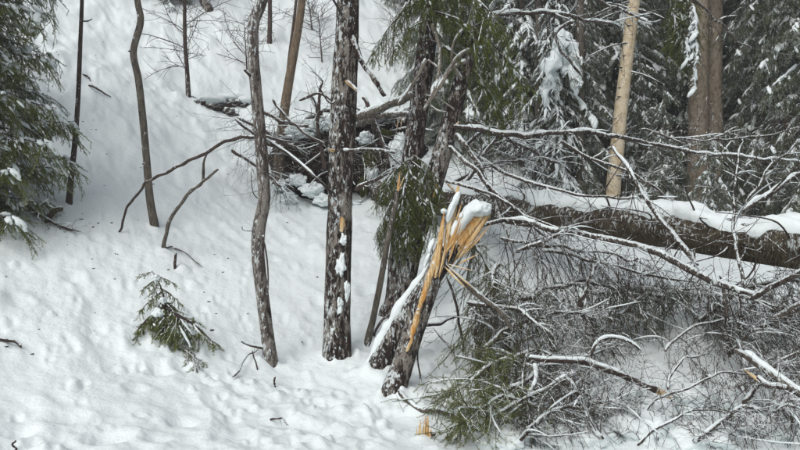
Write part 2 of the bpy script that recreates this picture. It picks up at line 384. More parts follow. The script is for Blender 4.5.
def make_bough(seed, L, pend=.5, base_drop=.15, end_up=.1, sec=64, secL=.42, ter=7, terL=.13, dens=420, mat=None, nl=.018, nw=.0026, snow=.02, cover=.5, dead=0., hang=0., clump=9):
    r = np.random.default_rng(seed); K = 12; s = np.linspace(0, 1, K)
    z = L * (base_drop * -s - hang * s**2 + end_up * s**3) ; x = L * s * (1 - .35 * hang * s)
    y = L * .06 * np.sin(s * 3 + seed)
    main = np.stack([x, y, z], -1)[None]
    S, ts, _ = sprout(main, r, sec, lambda t: secL * L * (.35 + 1.1 * np.sin(np.clip(t * 1.15 + .05, 0, 1) * np.pi * .55)), (34, 74), 6, .08, 1., .62, pend, .62, .26, .5)
    Tt, tt, _ = sprout(S, r, ter, terL, (24, 50), 4, .12, 1., .45, pend * .5, .35, .15)
    wood = MB()
    tubes(wood, main, lin(.012 + .006 * L, .003, 1, K), 5, 0)
    tubes(wood, S, lin(.0042, .0015, len(S), 6), 3, 0, False)
    if dead > 0: tubes(wood, Tt, lin(.0022, .001, len(Tt), 4), 3, 0, False)
    if dens > 0:
        keep = r.random(len(S)) > dead; keepT = np.repeat(keep, ter)
        if keep.any():
            needles(wood, S[keep][:, 1:], r, dens * .8, nl, nw, 1, .45); needles(wood, Tt[keepT], r, dens, nl, nw, 1, .45)
    me = wood.mesh('bough', [M_twig_snow if dead > .3 else M_twig, mat or M_needle], smooth=False)
    sn = MB()
    if snow > 0:
        snow_tubes(sn, main, r, snow * 1.5, seed + 3, cover)
        sel = np.argsort(r.random(len(S)))[:int(len(S) * cover * .55)]
        snow_tubes(sn, S[sel][:, :5], r, snow * .8, seed + 5, cover * .8, 6, 10, .7, .6, 14.)
        nc = int(clump * L); ii = r.integers(len(S), size=max(nc, 1)); ff = r.uniform(.1, .8, max(nc, 1))
        for q_ in range(nc):
            k_ = 1 + int(ff[q_] * 3); c_ = S[ii[q_]][k_]; dv = Vector(S[ii[q_]][k_ + 1] - S[ii[q_]][k_ - 1]).normalized(); a_ = snow * (.5 + 1.6 * r.random()**3)
            rot = np.array(dv.to_track_quat('X', 'Z').to_matrix()); blob(sn, c_ + np.array([0, 0, a_ * .3]), (a_ * r.uniform(1.4, 3.2), a_ * 1.1, a_ * .65), seed + q_, 2, .75, 1.5, rot=rot)
    ms = sn.mesh('snow', [M_snow]) if sn.n else None
    return me, ms
def bough_set(n, seed, **k): return [make_bough(seed + i, **{a: (b() if callable(b) else b) for a, b in k.items()}) for i in range(n)]

def trunk_mesh(pts, radii, seed, sides=28, ring=.035, amp=.06, fr=(26, 5), flare=0., mats=None, cap=True, mbq=None, m=0):
    p = np.c_[np.asarray(pts, float), np.asarray(radii, float)]
    L = np.linalg.norm(np.diff(p[:, :3], axis=0), axis=1).sum(); K = max(6, int(L / ring))
    q = resample(p, K); rr = q[:, 3].copy(); s = np.linspace(0, L, K)
    if flare: rr = rr * (1 + flare * np.exp(-np.maximum(s - .3, 0) / .16))
    mb = mbq or MB()
    c = q[:, :3]
    def jit(V):
        o = V - c[None, :, None]; l = np.linalg.norm(o, axis=-1, keepdims=True); d = o / np.maximum(l, 1e-6)
        a = np.concatenate([d[..., :1] * fr[0] * .16, d[..., 1:2] * fr[0] * .16, V[..., 2:] * fr[1] + d[..., 2:]], -1)
        h = fbm(a + seed * 5.1, seed, 3) * amp + fbm(np.concatenate([d[..., :2] * 1.2, V[..., 2:] * 1.1], -1) + seed, seed + 9, 2) * amp * 1.5
        return o * h[..., None]
    tubes(mb, c, rr, sides, m, cap, 1., jit)
    return mb
def uvpath(lst, Y0=None, Y1=None):
    n = len(lst); out = []
    for i, a in enumerate(lst):
        Y = a[2] if len(a) > 2 else Y0 + (Y1 - Y0) * i / max(1, n - 1)
        out.append(P(a[0], a[1], Y))
    return np.array(out)
def snow_patch(mb, c, nrm, w, h, th, seed):
    nrm = Vector(nrm).normalized(); upv = Vector((0, 0, 1)); x = upv.cross(nrm).normalized(); z = nrm.cross(x)
    rot = np.array([[x[i], nrm[i], z[i]] for i in range(3)])
    blob(mb, c, (w, th, h), seed, 4, .95, 2.4, rot=rot)
def splinter(parent, p0, p1, w, th, seed, name='splinter', roll=0., mat=None, tip=.25):
    r = np.random.default_rng(seed); p0 = np.asarray(p0, float); p1 = np.asarray(p1, float); L = np.linalg.norm(p1 - p0); n, K = 7, 7
    a = np.arange(n) * 2 * np.pi / n + r.uniform(-.25, .25, n); s = np.linspace(0, 1, K)
    sec = np.stack([np.cos(a) * w * r.uniform(.7, 1.15, n), np.sin(a) * th * r.uniform(.7, 1.15, n)], -1)
    tap = np.where(s < .6, 1 - .12 * s, (1 - .072) * (1 - (s - .6) / .4 * (1 - tip)))
    if name == 'splinter' and L > .12: tap = tap * np.interp(s, [0, .17, .34], [.25, .8, 1.])
    dx = np.cumsum(r.normal(0, w * .05, K)); cut = r.uniform(-.12, .12, n) * L
    V = np.zeros((K, n, 3)); V[..., :2] = sec[None] * tap[:, None, None] * r.uniform(.93, 1.07, (K, n, 1)); V[..., 0] += dx[:, None]
    V[..., 2] = s[:, None] * L; V[-1, :, 2] += cut
    mb = MB(); idx = np.arange(K * n).reshape(K, n); j = np.roll(idx, -1, 1)
    q = np.stack([idx[:-1], j[:-1], j[1:], idx[1:]], -1).reshape(-1, 4)
    e = idx[-1]; t = np.stack([[e[0], e[k], e[k + 1]] for k in range(1, n - 1)])
    mb.add(V, q, t); o = link(name, mb.mesh(name, [mat or M_wood], False), parent)
    d = Vector(p1 - p0).normalized(); rotm = d.to_track_quat('Z', 'Y').to_matrix().to_4x4() @ Matrix.Rotation(roll, 4, 'Z')
    base = parent.location if parent else Vector((0, 0, 0))
    o.matrix_local = Matrix.Translation(Vector(p0) - base) @ rotm
    return o
def limb(name, label, cat, pts, px0, px1, seed, group=None, twigs=40, tl=.35, ter=4, tl2=.12, droop=.1, mat=None, tmat=None, snow=.8, up=0., end=None, needle=0, cover=.75, ang=(35, 75), planar=.2, tmin=.15, k4=0, nmat=None, wob=.02):
    """a branch: stem, twigs and the snow lying on it; px0/px1 are diameters in picture pixels at its depth"""
    pts = np.asarray(pts, float); r = np.random.default_rng(seed); base = pts[0]
    root = thing(name, base, label, cat, group)
    K = max(14, int(np.linalg.norm(np.diff(pts, axis=0), axis=1).sum() / .05)); q = resample(pts, K)
    q = q + np.stack([vn(np.stack([np.arange(K) * .33, np.full(K, seed * 1.7), np.full(K, i * 9.)], -1), seed) for i in range(3)], -1) * wob
    rr = np.linspace(px0, px1, K) * pts[:, 1].mean() / F / 2; sE = np.linspace(0, 1, K)
    rr = rr * np.clip((1 - sE) / .10, .22, 1)**.7 * (1 if end == 'start' else np.clip(sE / .05 + .45, 0, 1))
    mb = MB(); tubes(mb, q, rr, 9, 0, True, 1., lumpy(seed, rr.mean() * .35, 14)); mb.obj('stem', mat or M_limb, root)
    if twigs:
        mb = MB(); S, _, ls = sprout(q[None], r, twigs, tl, ang, 7, tmin, 1., planar, droop, .35, .42, .6, up)
        r2 = np.clip(ls * .010, .0018, .006); tubes(mb, S, r2[:, None] * np.linspace(1, .4, 7), 4, 0, False)
        nn_src = S
        if ter:
            T_, _, _ = sprout(S, r, ter, tl2, (30, 75), 4, .15, 1., .2, droop, .4, .45, .6, up); tubes(mb, T_, lin(.0027, .0013, len(T_), 4), 3, 0, False); nn_src = T_
            if k4:
                T4, _, _ = sprout(T_, r, k4, tl2 * .5, (30, 65), 3, .2, 1., .2, droop, .4, .3); tubes(mb, T4, lin(.0015, .0009, len(T4), 3), 3, 0, False)
        tag(mb.obj('twigs', tmat or M_twig_snow, root, False), kind='stuff')
        if snow and twigs >= 14:
            m2 = MB(); flat_ = np.abs(S[:, -1, 2] - S[:, 0, 2]) < .5 * np.linalg.norm(S[:, -1] - S[:, 0], axis=1); sel = np.nonzero(flat_)[0]; sel = sel[r.random(len(sel)) < .38]; snow_tubes(m2, S[sel], r, .0105, seed + 70, .75, 5, 10, .8, .8, 9.)
            if m2.n: tag(m2.obj('twig_snow', M_snow, root), kind='stuff')
        if needle:
            mb = MB(); needles(mb, nn_src, r, needle, .017, .0026); needles(mb, S[:, 2:], r, needle * .8, .017, .0026)
            tag(mb.obj('needles', nmat or M_needle_d, root, False), kind='stuff')
    if snow:
        mb = MB(); snow_tubes(mb, [q], r, max(.008, rr.mean() * snow * 1.15), seed, cover, 7, K * 2, .8, 1.15, 3.)
        if mb.n: mb.obj('snow', M_snow, root)
    if end:
        e = q[0] if end == 'start' else q[-1]; d = nz(q[0] - q[3]) if end == 'start' else nz(q[-1] - q[-4]); w = rr[0] if end == 'start' else rr[-1]
        for k in range(3):
            o_ = r.normal(0, w * .4, 3); splinter(root, e + o_ - d * w * 2, e + o_ + d * w * (2.5 + 3.5 * r.random()), w * .75, w * .5, seed + k, 'splinter', r.random() * 3)
    return root
def tree(name, label, cat, pts, radii, seed, mat, group=None, twig=None, flare=.25, **k):
    root = thing(name, pts[0], label, cat, group)
    pts = np.vstack([pts[0] - np.array([0, 0, .35]) - (pts[1] - pts[0]) * .02, pts]); radii = np.r_[radii[0], radii]
    trunk_mesh(pts, radii, seed, flare=flare, **k).obj('trunk', mat, root)
    return root
def px(d, Y): return d * Y / F / 2
print('setup', time.time() - T0)
# ------------------------------------------------------------------ bough shapes shared by the spruces
B_pend = bough_set(5, 100, L=1.5, pend=.95, base_drop=.25, end_up=.05, hang=.5, sec=38, secL=.28, ter=6, terL=.095, dens=1000, mat=M_needle, nl=.02, nw=.0034, snow=.018, cover=.5, clump=9)
B_norm = bough_set(4, 200, L=1.3, pend=.8, base_drop=.3, end_up=.2, hang=.1, sec=40, secL=.32, ter=5, terL=.10, dens=900, mat=M_needle, nl=.017, nw=.0032, snow=.03, cover=.5, clump=11)
B_load = bough_set(5, 300, L=1.5, pend=1.1, base_drop=.35, end_up=.1, hang=.35, sec=50, secL=.28, ter=6, terL=.13, dens=520, mat=M_needle_f, nl=.02, nw=.0045, snow=.036, cover=.45, clump=9)
B_heavy = bough_set(3, 350, L=1.5, pend=.9, base_drop=.55, end_up=.1, hang=.5, sec=44, secL=.26, ter=5, terL=.12, dens=500, mat=M_needle_d, nl=.02, nw=.0045, snow=.055, cover=.6, clump=8)
B_far = bough_set(4, 400, L=1.7, pend=1.0, base_drop=.4, end_up=.1, hang=.3, sec=46, secL=.28, ter=6, terL=.17, dens=330, mat=M_needle_f, nl=.026, nw=.0065, snow=.045, cover=.4, clump=8)
print('boughs', time.time() - T0)
def add_bough(root, var, loc, azi, scale=1., tilt=0., roll=0.):
    me, sn = var; o = link('bough', me, root)
    o.location = Vector([float(x) for x in loc]) - root.location
    o.rotation_euler = (roll, tilt, azi); o.scale = (scale,) * 3
    if sn is not None: link('snow', sn, o)
    return o
def spruce(label, base, H, r0, sets, seed, z0=.5, z1=None, Lf=None, step=.33, per=5, group=None, mat=None, az=None, lean=(0, 0), name='spruce_tree', trunk_col=None, snowtop=False):
    r = np.random.default_rng(seed); base = np.asarray(base, float); root = thing(name, base, label, 'tree', group)
    ax = np.array([lean[0], lean[1], 1.]); z1 = min(H - .1, z1 or H)
    trunk_mesh([base - ax * .35, base + ax * H * .33, base + ax * H * .66, base + ax * H], [r0, r0 * .78, r0 * .45, .012], seed, 18, .09, .04, flare=.3).obj('trunk', mat or M_spruce, root)
    z = z0; a0 = r.uniform(0, 6)
    while z < z1:
        for k in range(per):
            a = a0 + k * 2 * math.pi / per + r.uniform(-.4, .4)
            if az is not None and abs((a - az[0] + math.pi) % (2 * math.pi) - math.pi) > az[1]: continue
            L = (Lf(z) if Lf else (1.1 * (1 - z / H) + .25)) * r.uniform(.75, 1.2)
            v = sets[r.integers(len(sets))]; zz = z + r.uniform(-.12, .12)
            add_bough(root, v, base + ax * zz, a, L, r.uniform(-.15, .2), r.uniform(-.15, .15))
        z += step * r.uniform(.8, 1.2); a0 += 1.1
    return root

# ------------------------------------------------------------------ trunks on the left slope and in the middle
def rooted(u, v, rest, Y1=None):
    b = hit(u, v); Y = b[1]
    return np.vstack([b, [P(a, c, Y + ((Y1 - Y) * (i + 1) / len(rest) if Y1 else 0)) for i, (a, c) in enumerate(rest)]]), Y
pts, Y = rooted(337, 358, [(337.5, 300), (340, 200), (343.5, 100), (348, 0), (352, -150), (362, -420)])
alder = tree('alder_tree', 'thickest upright dark trunk in the middle with rough flaky bark and snow patches', 'tree', pts, [px(27, Y), px(25.5, Y), px(25, Y), px(24.5, Y), px(22, Y), px(20, Y), px(14, Y)], 11, M_alder, sides=44, ring=.016, amp=.075, flare=.22)
YA = Y
for i, (u, v, w, h) in enumerate([(341, 262, 4, 12), (337, 303, 5, 9), (343, 240, 3, 5), (334, 324, 3, 6), (347, 290, 2.5, 8)]):
    m_ = MB(); c = P(u, v, YA - .125); snow_patch(m_, c, (((u - 339) * .04), -1, .1), px(w * 2, YA), px(h * 2, YA), .018, 40 + i); m_.obj('snow_patch', M_snow, alder)
splinter(alder, P(344, 79, YA - .09), P(357, 91, YA - .22), .026, .022, 3, 'branch_stub', .3, M_stub, .8)
splinter(alder, P(342, 232, YA - .115), P(343, 218, YA - .13), .032, .016, 4, 'torn_wood', .1, None, .85)
splinter(alder, P(334, 151, YA - .13), P(328, 149, YA - .18), .022, .018, 5, 'branch_stub', .9)
def stick(parent, pl, r0, r1, seed, name='branch', mat=None, n=7, snow=0.):
    mb = MB(); q = resample(np.asarray(pl), max(10, len(pl) * 5)); tubes(mb, q, np.linspace(r0, r1, len(q)), n, 0, True, 1, lumpy(seed, r0 * .4, 16)); o = mb.obj(name, mat or M_limb, parent)
    if snow:
        s_ = MB(); snow_tubes(s_, [q], np.random.default_rng(seed), r0 * snow, seed, .8, 7, len(q) * 2, .8, 1.2, 4.)
        if s_.n: s_.obj('snow', M_snow, o, origin=np.array(parent.location))
    return o
stick(alder, [P(350, 30, YA), P(362, 62, YA - .3), P(375, 80, YA - .4), P(384, 96, YA - .45)], .035, .022, 6, 'branch', M_dark)
stick(alder, [P(345, 20, YA), P(338, 8, YA - .2), P(326, -14, YA - .4)], .016, .01, 7)
stick(alder, [P(335, 152, YA), P(372, 149, YA - .45), P(395, 153, YA - .5)], .018, .012, 8, snow=.9)
stick(alder, [P(340, 95, YA), P(330, 103, YA - .2), P(319, 87, YA - .3)], .014, .006, 9)
stick(alder, [P(336, 196, YA), P(315, 177, YA - .3), P(290, 155, YA - .2), P(264, 138, YA - .1)], .016, .01, 10, snow=1.0)

pts, Y = rooted(271, 367, [(268, 340), (262, 292), (258, 255), (259, 228), (264, 200), (262, 160), (257, 100), (253.5, 60), (253.5, 25), (262, 0), (272, -50), (282, -200), (300, -380)])
lich = tree('alder_tree', 'slender crooked trunk flecked with lichen just left of the thickest trunk', 'tree', pts, [px(d, Y) for d in (14, 13, 12.5, 13, 13, 12, 12, 11.5, 11, 10.5, 11, 9, 7, 4)], 12, M_lichen, sides=30, ring=.02, amp=.08, flare=.1)
YL = Y
stick(lich, [P(268, 349, Y), P(252, 346, Y - .1), P(241, 341, Y - .15)], .018, .009, 13, snow=1.)
stick(lich, [P(254, 78, Y), P(250, 75, Y - .05), P(244, 70, Y - .08)], .022, .014, 14)
stick(lich, [P(258, 230, Y), P(250, 231, Y - .08), P(243, 230, Y - .1), P(242, 226, Y - .1)], .007, .004, 15)
stick(lich, [P(263, 235, Y - .05), P(267, 260, Y - .08), P(268, 285, Y - .1), P(265, 318, Y - .08)], .010, .006, 16)
stick(lich, [P(260, 200, Y), P(253, 192, Y - .1), P(251, 170, Y - .12)], .007, .003, 17)

pts, Y = rooted(155, 230, [(150, 200), (146.5, 160), (143, 120), (138.5, 80), (133.5, 52), (140.5, 22), (138, 4), (134, -25), (130, -120), (133, -260)])
sap = tree('bare_sapling', 'bare pale brown sapling with a sharp kink standing on the open slope', 'tree', pts, [px(d, Y) for d in (8, 7.5, 7, 7, 6.8, 6.6, 6.4, 6, 5, 4, 2)], 13, M_grey, sides=16, ring=.03, amp=.05, flare=.2)
stick(sap, [P(134, 52, Y), P(131, 51, Y), P(128.5, 51, Y - .05)], .02, .012, 18)
pts, Y = rooted(69, 206, [(71, 180), (75, 140), (78, 100), (80, 50), (82, 0), (83, -60), (86, -200)])
sap = tree('bare_sapling', 'thin dark straight sapling beside the green spruce at far left', 'tree', pts, [px(d, Y) for d in (6, 5.5, 5, 4.4, 4, 3.6, 3.2, 1.5)], 14, M_sap, sides=14, ring=.04, amp=.05, flare=.2)
stick(sap, [P(74, 150, Y), P(78, 134, Y - .05), P(79, 128, Y - .05)], .018, .01, 19)
stick(sap, [P(82, 21, Y), P(88, 21, Y), P(92, 19, Y - .1)], .012, .006, 20)
pts, Y = rooted(278, 196, [(280, 150), (286, 100), (294.5, 50), (302, 0), (308, -80), (318, -220)])
tan = tree('bare_sapling', 'light brown leaning young trunk standing in front of the dark root plate', 'tree', pts, [px(d, Y) for d in (11, 10.5, 9.5, 8.5, 7.5, 6, 3)], 15, M_tan, sides=18, ring=.04, amp=.04, flare=.15)
pts, Y = rooted(285, 108, [(289, 60), (294, 20), (297, -10), (300, -60)])
tree('bare_sapling', 'thin dark stem rising close behind the light brown leaning trunk', 'tree', pts, [px(d, Y) for d in (3.5, 3.2, 3, 2.6, 1.5)], 16, M_sap, sides=8, ring=.08, amp=.04)
def twiggy(root, pts, seed, n, L, t0=.25, mat=None, up=.1, ter=5, droop=0., planar=.1):
    r = np.random.default_rng(seed); mb = MB(); q = resample(pts, 30)[None]
    S, _, ls = sprout(q, r, n, L, (60, 95), 7, t0, 1., planar, droop, .3, .2, .35, up)
    tubes(mb, S, np.clip(ls * .009, .005, .012)[:, None] * np.linspace(1, .5, 7), 4, 0, False)
    T_, _, _ = sprout(S, r, ter, L * .4, (35, 65), 5, .2, 1., .1, 0, .4, .25, .4, up); tubes(mb, T_, lin(.006, .0035, len(T_), 5), 3, 0, False)
    tag(mb.obj('twigs', mat or M_twig_red, root, False), kind='stuff')
pts, Y = rooted(188.5, 101, [(187, 70), (185, 40), (184.5, 0), (184, -60)])
sm = tree('larch_sapling', 'small leafless tree with fanned reddish twigs on the upper slope', 'tree', pts, [px(d, Y) for d in (5, 4.4, 4, 3.4, 1.5)], 17, M_sap, sides=10, ring=.08, amp=.04)
twiggy(sm, pts, 18, 40, 1.05, .15, up=.12, ter=6)
pts, Y = rooted(269.5, 43, [(270, 20), (270, 0), (271, -70)])
sm = tree('larch_sapling', 'short dark sapling high up the slope behind the lichen flecked trunk', 'tree', pts, [px(d, Y) for d in (5, 4.5, 4, 1)], 19, M_sap, sides=10, ring=.1, amp=.04)
twiggy(sm, pts, 20, 30, 1.1, .2, up=.1)
pts, Y = rooted(208, 9, [(203, 0), (199, -12), (190, -60)])
sm = tree('slope_tree', 'brown trunk foot at the top edge above the fanned twigs', 'tree', pts, [px(d, Y) for d in (9, 8, 7, 6)], 21, M_alder, sides=12, ring=.1, amp=.05)

for k, (u, v, u2, lab) in enumerate([(247, 70, 244, 'faint bare shrub high on the slope left of the light brown trunk'), (322, 62, 318, 'bare twiggy shrub high on the slope left of the thickest trunk'), (312, 30, 306, 'small bare shrub near the top edge beside the thickest trunk'), (392, 66, 396, 'low bare shrub on the slope right of the thickest trunk')]):
    pts, Y = rooted(u, v, [((u + u2) / 2, v - 25), (u2, v - 50)]); sm = tree('bare_shrub', lab, 'shrub', pts, [.02, .015, .006], 22 + k, M_sap, sides=6, ring=.15, amp=.03); twiggy(sm, pts, 26 + k, 26, 1.0, .1, up=.2)
# arched stems and shrub sticks on the slope
b = hit(118, 231)
limb('arched_stem', 'long thin stem arching over the snow towards the lichen flecked trunk', 'branch', [b - np.array([0, 0, .05])] + [P(*a) for a in ((127, 207, 9.0), (140, 190, 8.8), (152, 180, 8.6), (175, 168, 8.3), (200, 156, 8.0), (225, 142, 7.8), (243, 137.5, 7.6), (266, 137, 7.5), (300, 143, 7.45))], 2.6, 3.8, 30, twigs=6, tl=.12, ter=0, snow=0, mat=M_sap, tmat=M_twig)
b = hit(164, 251)
st = limb('shrub_stem', 'forked grey brown stem rising from the snow beneath the arching stem', 'branch', [b - np.array([0, 0, .08])] + [P(u, v, b[1] - .1) for u, v in ((166, 232), (175, 212), (189, 193), (202, 181), (205, 162), (211, 149))], 4.5, 2.2, 31, twigs=3, tl=.15, ter=0, snow=0, mat=M_grey, tmat=M_twig)
stick(st, [P(189, 193, b[1] - .1), P(205, 180, b[1] - .15), P(218, 169, b[1] - .2)], .022, .014, 32, mat=M_grey)
lying = 'twigs lying on the snow'
def ground_stick(u0, v0, u1, v1, d, seed, label, tw=2, lift=.02, group=lying, snow=.0):
    a = hit(u0, v0) + np.array([0, 0, lift]); c = hit(u1, v1) + np.array([0, 0, lift])
    mid = (a + c) / 2 + np.array([0, 0, .03])
    return limb('fallen_twig', label, 'twig', [a, mid, c], d, d * .5, seed, group, twigs=tw, tl=.12, ter=0, snow=snow, mat=M_sap, tmat=M_twig)
ground_stick(-6, 341, 22, 350, 5, 33, 'brown broken stick half buried in snow at the left edge')
ground_stick(162, 252, 172, 248, 3.4, 34, 'short stub sticking out beside the forked grey brown stem')
b = hit(175, 268); limb('fallen_twig', 'little upright stub below the forked grey brown stem', 'twig', [b - np.array([0, 0, .05]), P(176, 262, b[1]), P(175.5, 253, b[1])], 3, 2.6, 35, lying, 0, snow=0, mat=M_sap)
b = hit(12.5, 452); limb('fallen_twig', 'tiny upright twig in the bottom left corner of the snow', 'twig', [b - np.array([0, 0, .05]), P(13, 446, b[1]), P(13.5, 438, b[1])], 2.5, 2, 36, lying, 0, snow=0, mat=M_sap)
ground_stick(174, 249, 202, 268, 2.2, 37, 'thin bent twig on snow just right of the forked stem')
ground_stick(88, 86, 111, 99, 3, 38, 'thin stick lying on the steep snow between the two left saplings')
ground_stick(233, 381, 258, 353, 2.6, 39, 'slender stick leaning at the foot of the lichen flecked trunk', lift=.05)
ground_stick(270, 419, 290, 428, 2.6, 40, 'thin dark stick in the snow at bottom centre left')
ground_stick(82, 75, 91, 82, 2.2, 41, 'short twig on snow right beside the thin straight sapling')
b = hit(257, 371); limb('fallen_twig', 'short upright twig left of the lichen flecked trunk foot', 'twig', [b - np.array([0, 0, .05]), P(256, 362, b[1]), P(254, 350, b[1])], 1.6, 1.2, 42, lying, 0, snow=0, mat=M_sap)
b = hit(272, 386); limb('fallen_twig', 'tiny stub in front of the lichen flecked trunk foot', 'twig', [b - np.array([0, 0, .05]), P(273, 383, b[1]), P(274, 378, b[1])], 2.6, 2, 43, lying, 0, snow=0, mat=M_sap)
# debris pile below the left spruce
b0 = hit(45, 222)
limb('fallen_branch', 'tangled brown dead branch lying in snow under the left spruce', 'branch', [P(0, 198, b0[1] + .3), P(22, 204, b0[1] + .1), P(38, 214, b0[1]), P(55, 224, b0[1] - .1), P(78, 232, hit(78, 235)[1])], 5, 3, 44, twigs=26, tl=.35, ter=3, snow=.8, mat=M_sap, tmat=M_twig, cover=.6)
b0 = hit(47, 222); limb('fallen_branch', 'short forked brown stump of a branch poking up through snow', 'branch', [b0 - np.array([0, 0, .05]), P(50, 214, b0[1]), P(60, 207, b0[1] - .1)], 7, 5, 45, twigs=3, tl=.15, ter=0, snow=.6, mat=M_sap)

# ------------------------------------------------------------------ little spruce poking out of the slope
b = hit(166, 335); YS = b[1]
small = thing('spruce_sapling', b, 'small green spruce sapling half buried in the open snow slope', 'tree')
B_small = bough_set(4, 600, L=.42, pend=.6, base_drop=.25, end_up=.05, hang=.3, sec=14, secL=.34, ter=3, terL=.07, dens=1100, mat=M_needle, nl=.016, nw=.003, snow=.012, cover=.5)
mb = MB(); tubes(mb, resample([b - np.array([0, 0, .15]), P(166, 310, YS), P(160, 285, YS), P(152, 271, YS)], 14), np.linspace(.014, .005, 14), 7); mb.obj('trunk', M_sap, small)
r = np.random.default_rng(8)
for i, (u, v, a, s, ti) in enumerate([(166, 306, -.2, 1.0, .25), (166, 304, 3.4, .95, .35), (164, 300, -1.2, .9, .5), (163, 297, -2.0, .85, .5), (165, 308, -.7, 1.0, .35), (162, 292, 3.0, .7, .2), (160, 288, .2, .6, .2), (158, 282, -1.6, .55, .3), (157, 280, 2.8, .55, .0), (155, 276, .1, .5, -.1), (166, 312, 3.0, .8, .45), (167, 315, -1.7, .9, .55), (163, 300, 1.3, .7, .3), (153, 272, -2.6, .35, -.2), (167, 308, -.12, 1.35, .18), (166, 305, 3.25, 1.25, .30), (167, 309, -.45, 1.2, .3)]):
    add_bough(small, B_small[i % 4], P(u, v, YS), a, s, ti, r.uniform(-.3, .3))
for i, (u, v, w) in enumerate([(158, 313, 9), (163, 300, 6), (156, 278, 6)]):
    m_ = MB(); blob(m_, P(u, v, YS - .12), (px(w, YS) * 1.1, .05, px(w, YS)), 60 + i, 4, .7, 2.); m_.obj('snow', M_snow, small)
b = hit(178, 345); c = hit(203, 374)
sp2 = thing('spruce_sprig', b, 'small drooping spruce sprig in the snow below the half buried sapling', 'branch')
mb = MB(); tubes(mb, resample([b - np.array([0, 0, .02]), (b + c) / 2 + np.array([0, 0, .05]), c + np.array([0, 0, .03])], 10), np.linspace(.008, .004, 10), 6); mb.obj('stem', M_sap, sp2)
for i in range(5): add_bough(sp2, B_small[i % 4], b + (c - b) * (i / 5) + np.array([0, 0, .05]), math.atan2(c[1] - b[1], c[0] - b[0]) + (.5 if i % 2 else -.5), .42, .1, r.uniform(-.3, .3))

# ------------------------------------------------------------------ green spruce at the left edge
bx = P(-42, 0, 8.6); base = np.array([bx[0], 8.6, gz(bx[0], 8.6)])
spruce('green spruce dusted with snow hanging in from the left edge', base, 9.0, .10, B_norm, 71, z0=.35, z1=4.6, Lf=lambda z: .88 - .02 * z, step=.2, per=6, mat=M_dark)
bx = P(-40, 0, 10.6); base = np.array([bx[0], 10.6, gz(bx[0], 10.6)])
spruce('snow dusted spruce standing behind the left edge spruce', base, 8.0, .09, B_norm, 72, z0=1.2, z1=5, Lf=lambda z: .8 - .03 * z, step=.35, per=5, mat=M_dark)
# small firs showing at the top of the slope
for i, (u, v, Y, lab) in enumerate([(158, -12, 21, 'dark spruce boughs hanging into the top edge above the kinked sapling')]):
    p_ = P(u, v, Y); g = gz(p_[0], Y); spruce(lab, (p_[0], Y, g), 6.5, .08, B_far, 73 + i, z0=max(.3, p_[2] - g - .6), z1=5.5, Lf=lambda z: .7, mat=M_dark)

# ------------------------------------------------------------------ the clump of stems in the middle
b = hit(391, 326); YC = b[1] + .15
pts = [np.array([P(391, 0, YC)[0], YC, gz(P(391, 0, YC)[0], YC)])] + [P(u, v, YC) for u, v in ((396, 300), (400, 250), (406, 200), (413, 150), (420, 100), (426, 50), (429, 10), (434, -60), (440, -220), (446, -420))]
spA = tree('spruce_tree', 'dark spruce behind the snapped stems with green boughs hanging from its trunk', 'tree', np.array(pts), [px(d, YC) for d in (22, 21, 20.5, 20, 20, 19, 18, 17, 16, 13, 8)], 81, M_dark, sides=36, ring=.02, amp=.075, flare=.2)
r = np.random.default_rng(82)
specs = []
for z in np.arange(4.5, 8.2, .3):
    for k in range(4): a_ = r.uniform(-math.pi, math.pi); specs.append((z, a_, r.uniform(.5, .85) * (.5 if math.cos(a_) < -.1 and z < 5.6 else 1)))
for z, a, s in specs:
    v = EYE - 0; Yp = YC; vv = CY - (z - EYE) / YC * F; u = np.interp(-vv, [-400, -300, -200, -100, 0, 220, 420], [393, 396, 406, 420, 430, 440, 446])
    add_bough(spA, B_pend[r.integers(5)], P(u, vv, YC), a, s, r.uniform(-.1, .25), r.uniform(-.2, .2))
for (u, v, a, s, ti) in [(428, 40, .15, .8, .05), (430, 12, -.1, .9, .0), (430, 5, .35, .85, .1), (428, 20, -2.6, .45, .05), (430, -5, 3.0, .6, .05),
                         (409, 168, -2.7, .36, .15), (408, 172, -2.0, .42, .3), (409, 165, -1.2, .4, .35), (410, 160, -.5, .42, .2), (406, 180, -2.4, .45, .3), (408, 170, -.8, .45, .35), (404, 195, -1.6, .42, .45), (409, 160, 2.9, .34, .1), (406, 186, -.3, .4, .3), (409, 165, -1.7, .42, .35), (402, 205, -2.5, .4, .35), (404, 198, -.6, .45, .4), (410, 158, -2.3, .4, .2), (405, 190, -1.1, .42, .5), (402, 208, 3.1, .32, .3), (401, 212, -1.9, .36, .5), (412, 155, -.1, .36, .2), (404, 196, -2.9, .36, .25)]:
    add_bough(spA, B_pend[r.integers(5)], P(u, v, YC - .16), a, s, ti, r.uniform(-.2, .2))
M_pale = bark_mat('bark_dead_pale', (.12, .105, .085), (.24, .215, .18), (.36, .335, .295), .55, .66)
